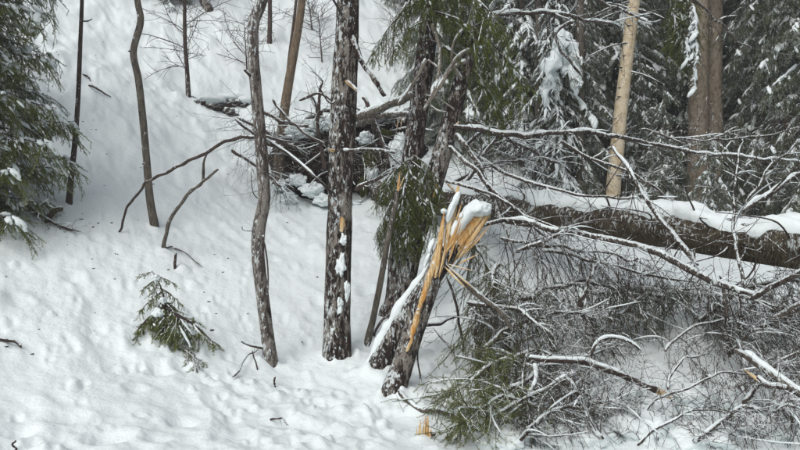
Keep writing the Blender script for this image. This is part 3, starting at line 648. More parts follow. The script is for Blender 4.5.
# second stem, leaning right, with dead grey branches
Y2 = YC - .12
pts = [np.array([P(398, 0, Y2)[0], Y2, gz(P(398, 0, Y2)[0], Y2)])] + [P(u, v, Y2) for u, v in ((405, 290), (414, 245), (426, 205), (439, 165), (450, 125), (459, 90), (468, 55), (474, 20), (482, -40), (500, -200), (516, -380))]
alB = tree('alder_tree', 'dark stem leaning right beside the spruce with torn orange branch scars', 'tree', np.array(pts), [px(d, Y2) for d in (20, 19, 19, 20, 19, 18, 16, 15, 14, 12, 9, 5)], 83, M_alder, sides=34, ring=.02, amp=.08, flare=.15)
splinter(alB, P(434, 197, Y2 - .10), P(437, 185, Y2 - .125), .036, .02, 84, 'torn_wood', .2, None, .85)
splinter(alB, P(453, 128, Y2 - .08), P(459, 122, Y2 - .12), .026, .015, 85, 'torn_wood', .2, None, .8)
splinter(alB, P(447, 182, Y2 - .05), P(457, 193, Y2 - .25), .03, .02, 86, 'branch_stub', .2, M_stub, .8)
for i, (pl, r0) in enumerate([([(426, 60), (415, 80), (404, 96), (398, 104)], .026), ([(432, 25), (440, 50), (436, 85), (426, 106)], .026), ([(470, 50), (455, 60), (440, 90)], .026), ([(475, 25), (490, 18), (505, 10)], .012), ([(455, 110), (440, 100), (425, 95)], .012), ([(440, 160), (447, 140), (445, 118)], .014), ([(466, 62), (450, 70), (436, 92), (424, 110)], .030), ([(462, 80), (452, 62), (455, 40), (470, 22)], .018), ([(425, 100), (436, 110), (447, 112)], .016), ([(428, 60), (440, 72), (444, 100)], .012)]):
    stick(alB, [P(u, v, Y2 - .1 - .05 * k) for k, (u, v) in enumerate(pl)], r0, r0 * .5, 87 + i, 'branch', M_pale, snow=.7)
# thin broken stem
Yd = hit(367, 347)[1]
pts = [hit(367, 347)] + [P(u, v, Yd) for u, v in ((374, 315), (381, 280), (388, 240), (394, 212), (398, 190))]
th = tree('broken_sapling', 'thin grey stem snapped off with an orange splintered tip beside the thickest trunk', 'tree', np.array(pts), [px(d, Yd) for d in (6.5, 6, 6, 5.5, 5, 4.5)], 94, M_grey, sides=16, ring=.03, amp=.06)
splinter(th, P(397, 198, Yd), P(400, 172, Yd), .022, .016, 95, 'splinter'); splinter(th, P(398, 192, Yd - .02), P(404, 177, Yd - .03), .012, .01, 96, 'splinter')
limb('bare_sapling', 'thin bare twig stem leaning between the thickest trunk and the snapped stems', 'twig', [hit(372, 340), P(380, 322, Yd - .1), P(391, 311, Yd - .2), P(396, 290, Yd - .2)], 3, 2, 97, twigs=4, tl=.2, ter=0, snow=0, mat=M_sap)

def leaning(label, uvs, diams, Y, seed, mat=M_alder):
    b = hit(*uvs[0]); pts = [b] + [P(u, v, Y) for u, v in uvs[1:]]
    return tree('broken_tree', label, 'tree', np.array(pts), [px(d, Y) for d in diams], seed, mat, sides=34, ring=.018, amp=.085, flare=.12), b
# left-back snapped trunk, snow lying along its upper side, big snow-capped broken head
Yb = 7.0
tb, b = leaning('snow topped snapped trunk leaning behind, its broken head a thick pale block', [(377, 372), (390, 345), (405, 318), (425, 288), (443, 262), (456, 243)], (22, 21, 20, 19, 18, 18), Yb, 101)
m_ = MB(); q = resample([b + np.array([-.10, 0, .02]), P(381, 340, Yb), P(398, 311, Yb), P(418, 281, Yb), P(430, 263, Yb)], 40)
tubes(m_, q, .055 * (1 + .3 * vn(np.stack([np.arange(40) * .4, np.zeros(40), np.zeros(40)], -1), 3)) * np.sin(np.linspace(.3, 3.0, 40))**.4, 9, 0, True, .8, lumpy(7, .02, 9)); m_.obj('snow', M_snow, tb)
q = resample([P(440, 268, Yb), P(452, 250, Yb - .02), P(468, 229, Yb - .03), P(482, 211, Yb - .03)], 22); r = np.random.default_rng(112); n_ = 26
mb = MB(); ax_ = nz(q[-1] - q[0]); rag = np.repeat(r.uniform(-.10, .05, n_ // 2), 2)
def ragged(V):
    sf = np.linspace(0, 1, V.shape[1]); w_ = np.clip((sf - .55) / .45, 0, 1)
    o = V - q[None, :, None]; gro = np.where(np.arange(n_) % 2 == 0, .0, -.09)
    return ax_ * (w_[None, :, None] * rag[None, None])[..., None] + o * (gro[None, None] * np.clip(sf * 2, 0, 1)[None, :, None])[..., None] + lumpy(113, .008, 30)(V)
tubes(mb, q, np.interp(np.linspace(0, 1, 22), [0, .25, .6, 1], [.085, .095, .115, .105]), n_, 0, True, .62, ragged)
mb.obj('torn_block', M_wood, tb, False)
for k, (p0, p1, w, t_, dy, tp) in enumerate([((462, 254), (486, 219), .03, .03, .10, .8), ((459, 258), (473, 240), .02, .02, .11, .6)]):
    splinter(tb, P(p0[0], p0[1], Yb - dy), P(p1[0], p1[1], Yb - dy), w, t_, 110 + k, 'splinter', .15 * k, tip=tp)
m_ = MB(); q = resample([P(436, 266, Yb - .04), P(447, 245, Yb - .06), P(459, 225, Yb - .08), P(471, 210, Yb - .08), P(480, 204, Yb - .05)], 40)
s_ = np.linspace(0, 1, 40); tubes(m_, q, .025 + .085 * s_**1.1 * np.sqrt(np.clip(1 - s_**7, 0.02, 1)), 14, 0, True, .85, lumpy(17, .03, 9)); m_.obj('snow_cap', M_snow, tb)
m_ = MB(); blob(m_, P(479, 209, Yb - .06), (.115, .12, .085), 121, 4, .45, 2.); m_.obj('snow_cap', M_snow, tb)
# front snapped trunk with the long torn orange strip
Yf = 6.45
tf, b = leaning('front snapped trunk torn open along its side showing bright orange splinters', [(393, 396), (401, 370), (411, 340), (421, 312), (431, 285), (438, 262), (443, 246)], (24, 22, 21.5, 21, 19, 16, 12), Yf, 102)
for k, (p0, p1, w, t_, dy) in enumerate([((435, 278), (444, 213), .022, .03, .10), ((443, 262), (453, 203), .028, .03, .04), ((446, 254), (460, 219), .02, .022, .09), ((447, 246), (458, 192), .036, .022, .0), ((446, 252), (463, 230), .016, .014, .12), ((451, 240), (461, 205), .014, .014, .03)]):
    splinter(tf, P(p0[0], p0[1], Yf - dy), P(p1[0], p1[1], Yf - dy), w, t_, 130 + k, 'splinter', .5 * k, tip=.3)
def strip(parent, uv, wpx, Y, dy, seed):
    q = resample([P(u, v, Y - dy) for u, v in uv], 24); mb = MB(); r = np.random.default_rng(seed)
    tubes(mb, q, px(1, Y) * np.interp(np.linspace(0, 1, 24), np.linspace(0, 1, len(wpx)), wpx) * r.uniform(.85, 1.15, 24), 8, 0, True, .8, lumpy(seed, .008, 30)); return mb.obj('torn_strip', M_wood, parent, False)
strip(tf, [(418, 312), (424, 294), (430, 276), (436, 256), (441, 236)], (3, 6, 6.5, 6, 4), Yf, .10, 140)
strip(tf, [(411, 338), (414, 328), (417, 317), (419, 308)], (3, 6, 6, 3), Yf, .115, 141)
strip(tf, [(407, 352), (410, 344), (412, 337)], (2, 4, 2), Yf, .12, 142)
for k, (u, v, a, c) in enumerate([(443.5, 211, 3.2, 3.2), (451, 210, 3.5, 14), (456, 199, 3.6, 9), (454, 228, 2.6, 10), (461, 216, 2.6, 3), (431, 246, 3, 9), (427, 260, 2.6, 9)]):
    m_ = MB(); blob(m_, P(u, v, Yf - .06 + (.1 if u < 435 else 0)), (px(a * 2, Yf) * .9, .05, px(c * 2, Yf) * .9), 150 + k, 3, .35, rot=np.array(Matrix.Rotation(.35, 3, 'Y'))); m_.obj('snow_cap', M_snow, tf)
m_ = MB(); q = resample([b + np.array([-.10, 0, .06]), P(397, 365, Yf), P(404, 344, Yf), P(411, 324, Yf)], 24)
tubes(m_, q, .035 * np.sin(np.linspace(.2, 3.0, 24))**.5, 8, 0, True, .8, lumpy(8, .02, 9)); m_.obj('snow', M_snow, tf)
r = np.random.default_rng(158)
for k in range(8):
    u = r.uniform(436, 455); v = 290 - (u - 434) * 2.0 + r.uniform(-6, 6); L_ = r.uniform(14, 40); sl = r.uniform(.1, .42)
    splinter(tf, P(u, v, Yf - .10), P(u + L_ * sl, v - L_, Yf - .12 - r.uniform(0, .05)), r.uniform(.003, .009), .004, 1000 + k, 'splinter', r.random() * 3, tip=.15)
for k in range(5):
    u = r.uniform(460, 476); v = 262 - (u - 458) * 1.0; L_ = r.uniform(12, 26)
    splinter(tb, P(u, v, Yb - .12), P(u + L_ * .75, v - L_, Yb - .13), r.uniform(.004, .009), .005, 1030 + k, 'splinter', r.random() * 3, tip=.2)
# torn limb hanging from the front snapped trunk
limb('hanging_branch', 'torn off limb with bright splintered end hanging below the orange splinters', 'branch', uvpath([(452, 271), (460, 278), (470, 287), (482, 297), (500, 312), (514, 334)], 6.25, 6.1), 7, 4, 160, twigs=6, tl=.3, ter=3, snow=.7, mat=M_grey)
for k, (p0, p1, w) in enumerate([((446, 264), (474, 289), .019), ((445, 267), (464, 286), .013), ((448, 264), (473, 271), .009), ((458, 264), (478, 254), .008)]):
    splinter(tf, P(p0[0], p0[1], 6.2 - .02 * k), P(p1[0], p1[1], 6.12 - .02 * k), w, w * .6, 170 + k, 'splinter', .4 * k)
# splintered stump and bits at the foot
b = hit(425, 440)
stp = thing('splintered_stump', b, 'small pale splintered stump sticking out of the snow at bottom centre', 'stump')
for k, (u0, v0, u1, v1, w) in enumerate([(423, 447, 425.5, 414, .032), (419.5, 446, 420.5, 421, .02), (418, 446, 416.5, 428, .010), (428, 446, 431, 429, .016), (426, 446, 428, 419, .022)]):
    splinter(stp, P(u0, v0, b[1] - .02 * (k % 2)), P(u1, v1, b[1] - .02 * (k % 2)), w, w * .6, 180 + k, 'splinter', .3 * k)
m_ = MB(); blob(m_, P(433, 434, b[1] - .05), (.022, .02, .02), 5, 2, .2); m_.obj('knot', M_sap, stp)
limb('fallen_branch', 'snow lined branch lying from the foot of the front snapped trunk', 'branch', [hit(399, 399) + np.array([0, 0, .06])] + [P(*a) for a in ((415, 405, 6.0), (432, 411, 5.9), (452, 414, 5.8), (466, 422, 5.7), (476, 430, 5.6))], 7, 4, 190, twigs=8, tl=.25, ter=3, snow=1.1, mat=M_grey, cover=.95)
limb('bare_twig', 'thin straight dark rod standing right of the front snapped trunk', 'twig', [hit(420, 408), P(419.5, 380, 6.5), P(418.5, 350, 6.5)], 2.2, 1.8, 191, twigs=0, snow=0, mat=M_sap)
limb('bare_twig', 'dark thin rod leaning down from the torn limb to the snow', 'twig', [hit(463, 352), P(458, 318, 6.9), P(452, 290, 6.9), P(448, 277, 6.85)], 2.6, 2.6, 192, twigs=3, tl=.15, ter=0, snow=0, mat=M_sap)
limb('fallen_branch', 'short dark branch jutting right from behind the front snapped trunk', 'branch', [P(426, 326, 6.7), P(440, 323, 6.75), P(456, 316, 6.8)], 4, 2, 193, twigs=3, tl=.12, ter=0, snow=.9, mat=M_sap)
limb('fallen_twig', 'curly twig on the snow right of the front snapped trunk', 'twig', [hit(455, 358) + np.array([0, 0, .06]), hit(440, 350) + np.array([0, 0, .14]), hit(433, 345) + np.array([0, 0, .2])], 2, 1.4, 194, lying, twigs=8, tl=.25, ter=2, snow=0, mat=M_sap)
print('stems', time.time() - T0)
# ------------------------------------------------------------------ root plate of the fallen spruce, and the log
A_, B_ = P(820, 249, 6.4), P(385, 192, 12.6)
d_ = (A_ - B_) / np.linalg.norm(A_ - B_)
log_pts = [B_, B_ + (A_ - B_) * .33, B_ + (A_ - B_) * .66, A_, A_ + d_ * 2.5]
log = thing('fallen_log', A_ - np.array([0, 0, .25]), 'big fallen trunk with shaggy bark under a thick snow cap crossing the right side', 'log')
mb = trunk_mesh(log_pts, [.30, .225, .215, .205, .19], 201, 40, .035, .09, (30, 9)); mb.obj('trunk', M_logbark, log)
M_strand = twig_mat('bark_strand', (.03, .022, .014), (.18, .155, .10), .78)
# shaggy bark strands and moss
r = np.random.default_rng(202); n = 11000
t = r.random(n); c = B_ + (A_ + d_ * 1.5 - B_) * t[:, None]; th_ = r.uniform(.3, 2.3, n)
side = nz(np.cross(d_, [0, 0, 1])); upv = np.cross(side, d_); rad_ = np.interp(t, [0, .3, 1], [.30, .225, .2]) * 1.02
cam_side = -side if side[1] > 0 else side
o = cam_side * np.sin(th_)[:, None] + upv * np.cos(th_)[:, None]
pb = c + o * rad_[:, None]; K = 4; s = np.linspace(0, 1, K); ln = r.uniform(.02, .075, n)
dirn = nz(np.array([0, 0, -1.]) + o * .25 + r.normal(0, .3, (n, 3)))
pth = pb[:, None] + dirn[:, None] * (s[:, None] * ln[:, None, None]) + np.array([0, 0, -1]) * (s[:, None]**2 * ln[:, None, None] * .4)
mb = MB(); tubes(mb, pth, r.uniform(.0015, .0045, (n, 1)) * np.linspace(1, .3, K), 3, 0, False); tag(mb.obj('bark_strands', M_strand, log, False), kind='stuff')
# snow cap on the log
nt_, nk = 260, 15; t = np.linspace(0.02, 1.25, nt_); cc = B_ + (A_ - B_) * t[:, None]; rl = np.interp(t, [0, .3, 1, 1.25], [.30, .225, .205, .195])
ph = np.linspace(-1, 1, nk); edge = lambda sd: (1.0 + .6 * fbm(np.stack([t * 26, np.full(nt_, sd * 5.), np.zeros(nt_)], -1), 7 + sd, 4))
eL, eR = edge(1), edge(2)
Ang = np.where(ph[None] < 0, ph[None] * eL[:, None], ph[None] * eR[:, None])
thk = (.115 + .06 * fbm(np.stack([t * 16, t * 0, t * 0], -1), 9, 4))[:, None] * np.cos(ph * math.pi / 2)[None]**.55 + .004
thk = thk * np.clip(.72 + 1.0 * fbm(np.stack([np.broadcast_to(t[:, None] * 22, Ang.shape), Ang * 1.5, Ang * 0 + 4], -1), 19, 3), .12, 1.3)
rr_ = rl[:, None] * 1.0 + thk + .045 * fbm(np.stack([np.broadcast_to(t[:, None] * 45, Ang.shape), Ang * 4, Ang * 0], -1), 13, 4)
V = cc[:, None] + rr_[..., None] * (np.sin(Ang)[..., None] * cam_side + np.cos(Ang)[..., None] * upv)
idx = np.arange(nt_ * nk).reshape(nt_, nk); mb = MB(); mb.add(V, np.stack([idx[:-1, :-1], idx[:-1, 1:], idx[1:, 1:], idx[1:, :-1]], -1).reshape(-1, 4)); mb.obj('snow_cap', M_snow, log)
# dead branch stubs on the log
for k in range(26):
    t1 = r.uniform(.3, 1.0); p0 = B_ + (A_ - B_) * t1; a = r.uniform(.4, 2.8); dd = cam_side * math.sin(a) + upv * -math.cos(a); l = r.uniform(.25, .9)
    stick(log, [p0 + dd * .15, p0 + dd * (.2 + l * .5) + d_ * .1 * r.normal(), p0 + dd * (.2 + l) + np.array([0, 0, -.15 * l]) + d_ * .2 * r.normal()], .012, .004, 210 + k, 'branch_stub', M_twig_snow, 5)

rc = P(332, 160, 13.0)
rp = thing('root_plate', (rc[0], rc[1], gz(rc[0], rc[1])), 'upturned root plate with dark soil and dangling roots under snow', 'root plate')
mb = MB(); blob(mb, rc + np.array([-.25, .2, -.05]), (.95, .55, .85), 221, 5, .5, 1.7); blob(mb, rc + np.array([.85, .25, .05]), (.75, .5, .8), 222, 5, .5, 1.8); mb.obj('soil', M_soil, rp)
r = np.random.default_rng(223)
for k in range(34):
    a = r.uniform(0, 2 * math.pi); p0 = rc + np.array([r.uniform(-.8, 1.3), -.25 + r.uniform(-.2, .2), r.uniform(-.4, .55)])
    dd = np.array([math.cos(a), -r.uniform(.2, .9), math.sin(a) * .9]); l = r.uniform(.4, 1.0)
    stick(rp, [p0, p0 + dd * l * .5, p0 + dd * l + np.array([r.normal(0, .12), 0, -.2 * l])], r.uniform(.014, .04), .006, 230 + k, 'root', M_limb if k % 2 else M_grey, 6, snow=.6)
n = 900; pb = rc + np.stack([r.uniform(-1.0, 1.5, n), r.uniform(-.55, -.2, n), r.uniform(-.35, .5, n)], -1)
mb = MB(); K = 5; s = np.linspace(0, 1, K); ln = r.uniform(.08, .4, n); dv = nz(r.normal(size=(n, 3)) * .7 + np.array([0, -.2, -.7]))
pth = pb[:, None] + dv[:, None] * (s[:, None] * ln[:, None, None]) + (r.normal(0, .25, (n, 1, 3)) * (s[:, None]**2) * ln[:, None, None])
tubes(mb, pth, lin(.005, .002, n, K), 3, 0, False); tag(mb.obj('rootlets', M_twig, rp, False), kind='stuff')
for k, (u, v, dy, a, b_, c_) in enumerate([(320, 127, .3, .48, .35, .12), (300, 134, .3, .28, .3, .10), (345, 120, .2, .4, .35, .16), (378, 114, .3, .35, .35, .12), (297, 180, .55, .16, .15, .10), (312, 190, .6, .2, .15, .12), (328, 200, .6, .22, .2, .10), (288, 198, .6, .14, .15, .10), (398, 152, .45, .16, .2, .26), (386, 190, .5, .22, .2, .14), (345, 204, .5, .25, .25, .10), (366, 138, .5, .14, .2, .10), (372, 172, .5, .1, .12, .2), (280, 186, .5, .12, .12, .1)]):
    m_ = MB(); blob(m_, P(u, v, 13.0 - dy), (a, b_, c_), 270 + k, 5, .7, 2.3); m_.obj('snow', M_snow, rp)
for k, (u, v, a, c_) in enumerate([(371, 158, .12, .2), (365, 186, .12, .14), (384, 134, .12, .08)]):
    m_ = MB(); blob(m_, P(u, v, 12.5), (a, .12, c_), 290 + k, 4, .9, 2.6); m_.obj('moss', M_moss, rp)
for k, (p0, p1, w) in enumerate([((397, 130), (399, 113), .04), ((401, 128), (402, 117), .03)]): splinter(rp, P(p0[0], p0[1], 12.2), P(p1[0], p1[1], 12.2), w, w * .5, 295 + k, 'splinter', 0, M_stub, .6)
limb('fallen_branch', 'grey dead pole lying across the top of the root plate', 'branch', uvpath([(352, 120), (375, 110), (400, 101), (424, 92)], 10.6, 10.2), 9, 8, 300, twigs=4, tl=.3, ter=2, snow=.8, mat=M_grey, cover=.9)
limb('fallen_branch', 'second grey pole lower down lying on the root plate', 'branch', uvpath([(358, 124), (380, 117), (400, 114), (425, 117)], 11.2, 10.8), 7, 6, 301, twigs=3, tl=.3, ter=2, snow=.9, mat=M_grey, cover=.9)
for k, (lab, pl, n_) in enumerate([('reddish twiggy branch heaped at the left foot of the root plate', [(232, 150, 12.2), (255, 165, 12.0), (285, 190, 11.8)], 46), ('tangle of thin dark branches on the snow crest of the root plate', [(262, 112, 12.8), (290, 124, 12.5), (322, 128, 12.4)], 40), ('dead twiggy branch between the thickest trunk and the spruce', [(362, 96, 11.0), (378, 128, 10.8), (390, 165, 10.6)], 46), ('snow lined branch lying behind the thickest trunk near the log base', [(355, 190, 11.5), (385, 175, 11.2), (410, 160, 11.0)], 36), ('thin branch tangle over the snowy log base', [(450, 185, 11.0), (490, 165, 11.2), (535, 160, 11.4)], 50), ('thin snowy branch sagging above the log base behind the leaning stem', [(470, 120, 11.5), (510, 140, 11.6), (560, 165, 11.6)], 44), ('dark bent branch arching over the snow right of the leaning stem', [(462, 150, 9.6), (490, 128, 9.8), (520, 150, 9.8)], 30), ('twig bundle sticking up between the thickest trunk and the light brown trunk', [(325, 170, 11.4), (318, 120, 11.2), (322, 80, 11.0)], 30), ('bare branch leaning out left of the root plate over the slope', [(285, 150, 11.8), (262, 140, 11.6), (236, 120, 11.6)], 30), ('twiggy branch leaning up behind the leaning stem', [(455, 200, 10.6), (480, 160, 10.8), (510, 120, 11.0)], 40)]):
    limb('fallen_branch', lab, 'branch', [P(*x) for x in pl], 4.5, 2.5, 305 + k, twigs=n_, tl=.55, ter=3, tl2=.22, snow=.8, mat=M_sap, cover=.8)
limb('fallen_branch', 'thin dark branch drooping left of the root plate', 'branch', uvpath([(300, 100), (316, 93), (330, 98), (336, 108)], 9.5, 9.2), 3, 2, 302, twigs=8, tl=.25, ter=2, snow=.5, mat=M_sap)
limb('fallen_branch', 'dark branch with many twigs running down onto the left of the root plate', 'branch', uvpath([(240, 118), (262, 130), (280, 140), (300, 150)], 12.4, 12.2), 3.5, 2.5, 303, twigs=50, tl=.5, ter=3, snow=.6, mat=M_sap)
limb('fallen_branch', 'thin branch slanting across the dark soil towards the thickest trunk', 'branch', uvpath([(272, 100), (288, 118), (305, 133), (326, 145)], 11.5, 11.2), 3, 2.5, 304, twigs=10, tl=.3, ter=2, snow=.7, mat=M_sap)
M_rock = bark_mat('earth_ledge', (.02, .015, .011), (.07, .052, .038), (.17, .14, .11), .58, .62, .62, zs=1)
b = hit(215, 107)
lg = thing('rock_ledge', b, 'dark earthy ledge showing through the snow beside the fanned twig tree', 'rock')
for k, (u, v, a, c_) in enumerate([(234, 104, .22, .10), (224, 108, .22, .12), (228, 114, .18, .10), (208, 108, .2, .07), (199, 104, .12, .06), (192, 101, .1, .08), (242, 106, .14, .09), (217, 110, .12, .05)]):
    g = hit(u, v); m_ = MB(); blob(m_, g + np.array([0, .05, .02]), (a, .2, c_), 310 + k, 4, .9, 2.6); m_.obj('rock', M_rock, lg)
for k, (u, v, a) in enumerate([(230, 99, .35), (210, 101, .32), (243, 102, .25)]):
    g = hit(u, v + 4); m_ = MB(); blob(m_, g + np.array([0, .15, .14]), (a, .35, .12), 320 + k, 3, .3); m_.obj('snow', M_snow, lg)
print('roots', time.time() - T0)

# ------------------------------------------------------------------ limbs reaching over to the right
LB = 'snow lined limbs over the fallen log'
limb('bare_branch', 'long level branch with snow on top reaching right above the fallen log', 'branch', uvpath([(455, 127), (480, 131), (520, 136), (560, 132), (600, 134), (640, 141), (690, 152), (740, 157), (800, 162)], 8.0, 9.0), 6, 2, 400, LB, 40, .5, 3, .2, .1, snow=.9, cover=.9)
limb('bare_branch', 'dark branch curving down from the orange scar towards the log snow', 'branch', uvpath([(456, 134), (478, 162), (490, 193), (503, 222), (514, 244)], 7.9, 7.4), 5.5, 3.5, 401, LB, 10, .4, 3, .2, .1, snow=.4)
limb('bare_branch', 'branch slanting down right from the leaning stem across the log snow', 'branch', uvpath([(448, 146), (470, 165), (495, 190), (520, 215), (548, 240)], 7.9, 7.2), 5, 3, 402, LB, 14, .4, 3, .2, .1, snow=.4)
limb('bare_branch', 'thin branch crossing in front of the log base just above the pale broken head', 'branch', uvpath([(445, 180), (470, 188), (500, 199), (525, 214), (560, 228)], 7.9, 7.0), 4, 2.5, 403, LB, 12, .4, 3, .2, .1, snow=.5)
limb('bare_branch', 'straight slanting branch over the snowy base of the log', 'branch', uvpath([(470, 150), (500, 170), (540, 184), (590, 196), (640, 198)], 8.6, 8.0), 3.5, 2, 404, LB, 20, .5, 3, .2, .1, snow=.8)
limb('bare_branch', 'long sagging limb running along below the log to the fork at right', 'branch', uvpath([(468, 230), (500, 220), (530, 222), (560, 231), (600, 238), (640, 247), (680, 264), (720, 284), (757, 297)], 7.4, 5.9), 4.5, 8, 405, LB, 34, .45, 4, .2, .3, snow=.8, cover=.85)
limb('bare_branch', 'dark bare limb rising to the right edge from the end of the sagging limb', 'branch', uvpath([(752, 300), (775, 286), (800, 269), (830, 250)], 5.9, 5.6), 6, 6, 406, LB, 12, .4, 3, .2, .1, snow=.5)
limb('bare_branch', 'diagonal branch with snow crossing in front of the log', 'branch', uvpath([(612, 148), (628, 170), (650, 205), (673, 236), (696, 263)], 7.5, 6.4), 3, 6, 407, LB, 20, .5, 4, .2, .1, snow=.7, cover=.8)
limb('bare_branch', 'upright grey twig standing against the log near the right', 'branch', uvpath([(746, 292), (737, 250), (733, 215), (735, 170), (742, 140)], 6.0, 6.6), 4, 1.8, 408, LB, 16, .4, 3, .15, 0, snow=.3)
limb('bare_branch', 'grey limb with snow above the log at the right edge', 'branch', uvpath([(738, 215), (752, 204), (775, 192), (788, 182), (812, 168)], 7.0, 7.2), 5, 5, 409, LB, 14, .5, 4, .2, -.1, snow=1., cover=.9)
limb('bare_branch', 'thin twig fanning up behind the grey limb at the right edge', 'branch', uvpath([(744, 210), (758, 185), (772, 165), (800, 140)], 7.1, 7.3), 3, 1.8, 410, LB, 18, .5, 4, .2, -.1, snow=.5)
limb('bare_branch', 'drooping snow covered arc of twig between birch and log', 'branch', uvpath([(617, 176), (630, 178), (643, 188), (650, 206)], 8.4, 8.2), 2.5, 2, 411, LB, 6, .25, 2, snow=1.3, cover=.95)
limb('bare_branch', 'white snow lined branch across the top above the hanging boughs', 'branch', uvpath([(455, 40), (480, 18), (520, 13), (560, 14), (590, 20), (620, 26)], 8.2, 8.8), 5, 2.5, 412, LB, 30, .5, 4, .2, .1, snow=1.1, cover=.95)
limb('bare_branch', 'short snowy branch at the top slanting towards the birch', 'branch', uvpath([(585, -6), (605, 4), (625, 12), (648, 22)], 9.5, 9.3), 4, 2, 413, LB, 16, .4, 3, .2, .1, snow=1.2, cover=.95)
limb('bare_branch', 'hooked dark branch hanging over the snow slab of the bent young spruce', 'branch', uvpath([(575, 20), (556, 32), (560, 48), (570, 62), (582, 76)], 10, 9.8), 4, 2.5, 414, LB, 10, .3, 2, snow=.6)
limb('bare_branch', 'long thin branch sweeping down past the birch trunk', 'branch', uvpath([(560, 140), (590, 158), (615, 165), (650, 185), (690, 215)], 8.4, 7.8), 3.5, 2, 415, LB, 24, .5, 4, .2, .1, snow=.6)
limb('bare_branch', 'fine branch stretching across the pale spruce trunks', 'branch', uvpath([(640, 128), (670, 138), (710, 140), (760, 136), (800, 128)], 8.8, 9.2), 2.5, 1.6, 416, LB, 40, .5, 4, .2, .1, snow=.6)
limb('bare_branch', 'thin dark branch crossing the twin spruce trunks high up', 'branch', uvpath([(690, -4), (712, 14), (730, 34), (752, 50)], 9.0, 9.4), 2.5, 1.6, 417, LB, 14, .4, 3, snow=.3)
limb('bare_branch', 'low limb branching under the log to the hanging twig curtain', 'branch', uvpath([(515, 252), (545, 240), (565, 232)], 6.9, 6.7), 4.5, 3.5, 418, LB, 26, .5, 5, .22, .5, snow=.7)
limb('bare_branch', 'sagging branch below the long limb above the dark brush', 'branch', uvpath([(540, 250), (575, 256), (610, 264), (650, 275), (690, 283)], 7.0, 6.6), 4, 2.5, 419, LB, 30, .4, 4, .2, .4, snow=.7)

# ------------------------------------------------------------------ brush: fallen spruce tops and branches at lower right
BR = 'fallen spruce branches in the brush'
def brush(label, a, c, seed, needle=0, tw=80, tl=.42, ter=6, tl2=.18, px0=6, px1=2, droop=.3, k4=1, arch=.12, snow=.7, tm=None, planar=.3, nm=None):
    p0, p1 = P(*a), P(*c); md = (p0 + p1) / 2 + np.array([0, 0, arch])
    return limb('spruce_branch', label, 'branch', [p0, md, p1], px0, px1, seed, BR, int(tw * .8), tl, ter, tl2, droop, snow=snow, needle=needle, k4=k4, tmat=tm, planar=planar, cover=.8, tmin=.03, nmat=nm, wob=.045)
brush('green needled spruce branch drooping behind the pale broken head', (470, 232, 7.6), (505, 330, 6.8), 500, 520, 60, .38, 7, .14, droop=.8, k4=0, nm=M_needle)
brush('green needled spruce branch hanging right of the torn limb', (500, 262, 7.0), (470, 352, 6.6), 501, 520, 60, .36, 7, .14, droop=.8, k4=0, nm=M_needle)
brush('spruce branch with green needles spread low beside the splintered stump', (545, 350, 6.2), (452, 400, 5.7), 502, 520, 80, .38, 8, .15, k4=0, nm=M_needle)
brush('green spruce branch lying at the bottom right of the splintered stump', (540, 405, 5.5), (462, 425, 5.2), 503, 520, 70, .34, 8, .14, k4=0, nm=M_needle)
brush('frosted twiggy branch at the centre of the brush', (480, 350, 6.4), (590, 310, 6.6), 504, 90, 90)
brush('dense dark dead spruce branch under the hanging twig curtain', (520, 300, 7.0), (640, 290, 7.2), 505, 420, 80, .36, droop=.6)
brush('dark twiggy spruce branch with some needles under the log middle', (590, 335, 6.8), (690, 288, 7.4), 506, 620, 100, .36, droop=.5)
brush('dead spruce branch sprawling below the brush centre', (500, 400, 5.7), (610, 350, 6.2), 507, 60, 100, .42)
brush('frosted dead branch along the bottom edge of the brush', (520, 440, 5.2), (620, 400, 5.5), 508, 70, 100, .36)
brush('bare twig fan standing at the bottom of the brush middle', (600, 445, 5.1), (560, 372, 5.7), 509, 30, 70, .34)
brush('dark needled spruce branch under the fork at right', (700, 322, 7.0), (800, 280, 6.9), 510, 420, 80, .36, droop=.5)
brush('twiggy dead branch at the right edge below the fork', (725, 352, 6.3), (815, 318, 6.2), 511, 40, 110, .42)
brush('thin frosted twigs along the right edge of the brush', (740, 400, 5.6), (820, 350, 5.7), 512, 0, 80, .36)
brush('arching bare twig over the snow at bottom right', (640, 412, 5.4), (760, 372, 5.7), 513, 0, 26, .32, 6, .16, 3.5, 1.5, arch=.10, k4=1)
brush('low twig tangle in the bottom right corner', (690, 446, 5.1), (800, 410, 5.2), 514, 20, 80, .34)
brush('twig tangle lying on snow left of the bottom right corner', (640, 440, 5.2), (735, 415, 5.4), 515, 0, 26, .3, 6, .14, 3.5, 1.5, k4=1)
brush('thin twigs spread over the snow gap in the brush', (660, 350, 6.4), (745, 320, 6.8), 516, 0, 20, .4, 6, .18, 3.5, 1.5, k4=1)
brush('fine dead twigs hanging in a curtain from below the log', (500, 235, 7.2), (650, 262, 7.0), 517, 0, 52, .6, 5, .2, 4, 2, droop=1.4, k4=1, arch=.0, planar=0)
brush('dark tuft of dead spruce hanging below the right of the log', (700, 290, 6.9), (800, 310, 6.5), 518, 50, 60, .45, 6, .2, 4, 2, droop=1.0, k4=1, arch=.0, planar=0)
brush('frosted dead branch crossing the left of the brush', (470, 300, 6.6), (560, 345, 6.1), 519, 90, 80, .38)
brush('small twig spray just right of the orange ended branch', (668, 392, 5.9), (715, 352, 6.3), 520, 0, 30, .3, 5, .14, 3, 1.5, k4=1)
FB = 'larger sticks lying on the brush'
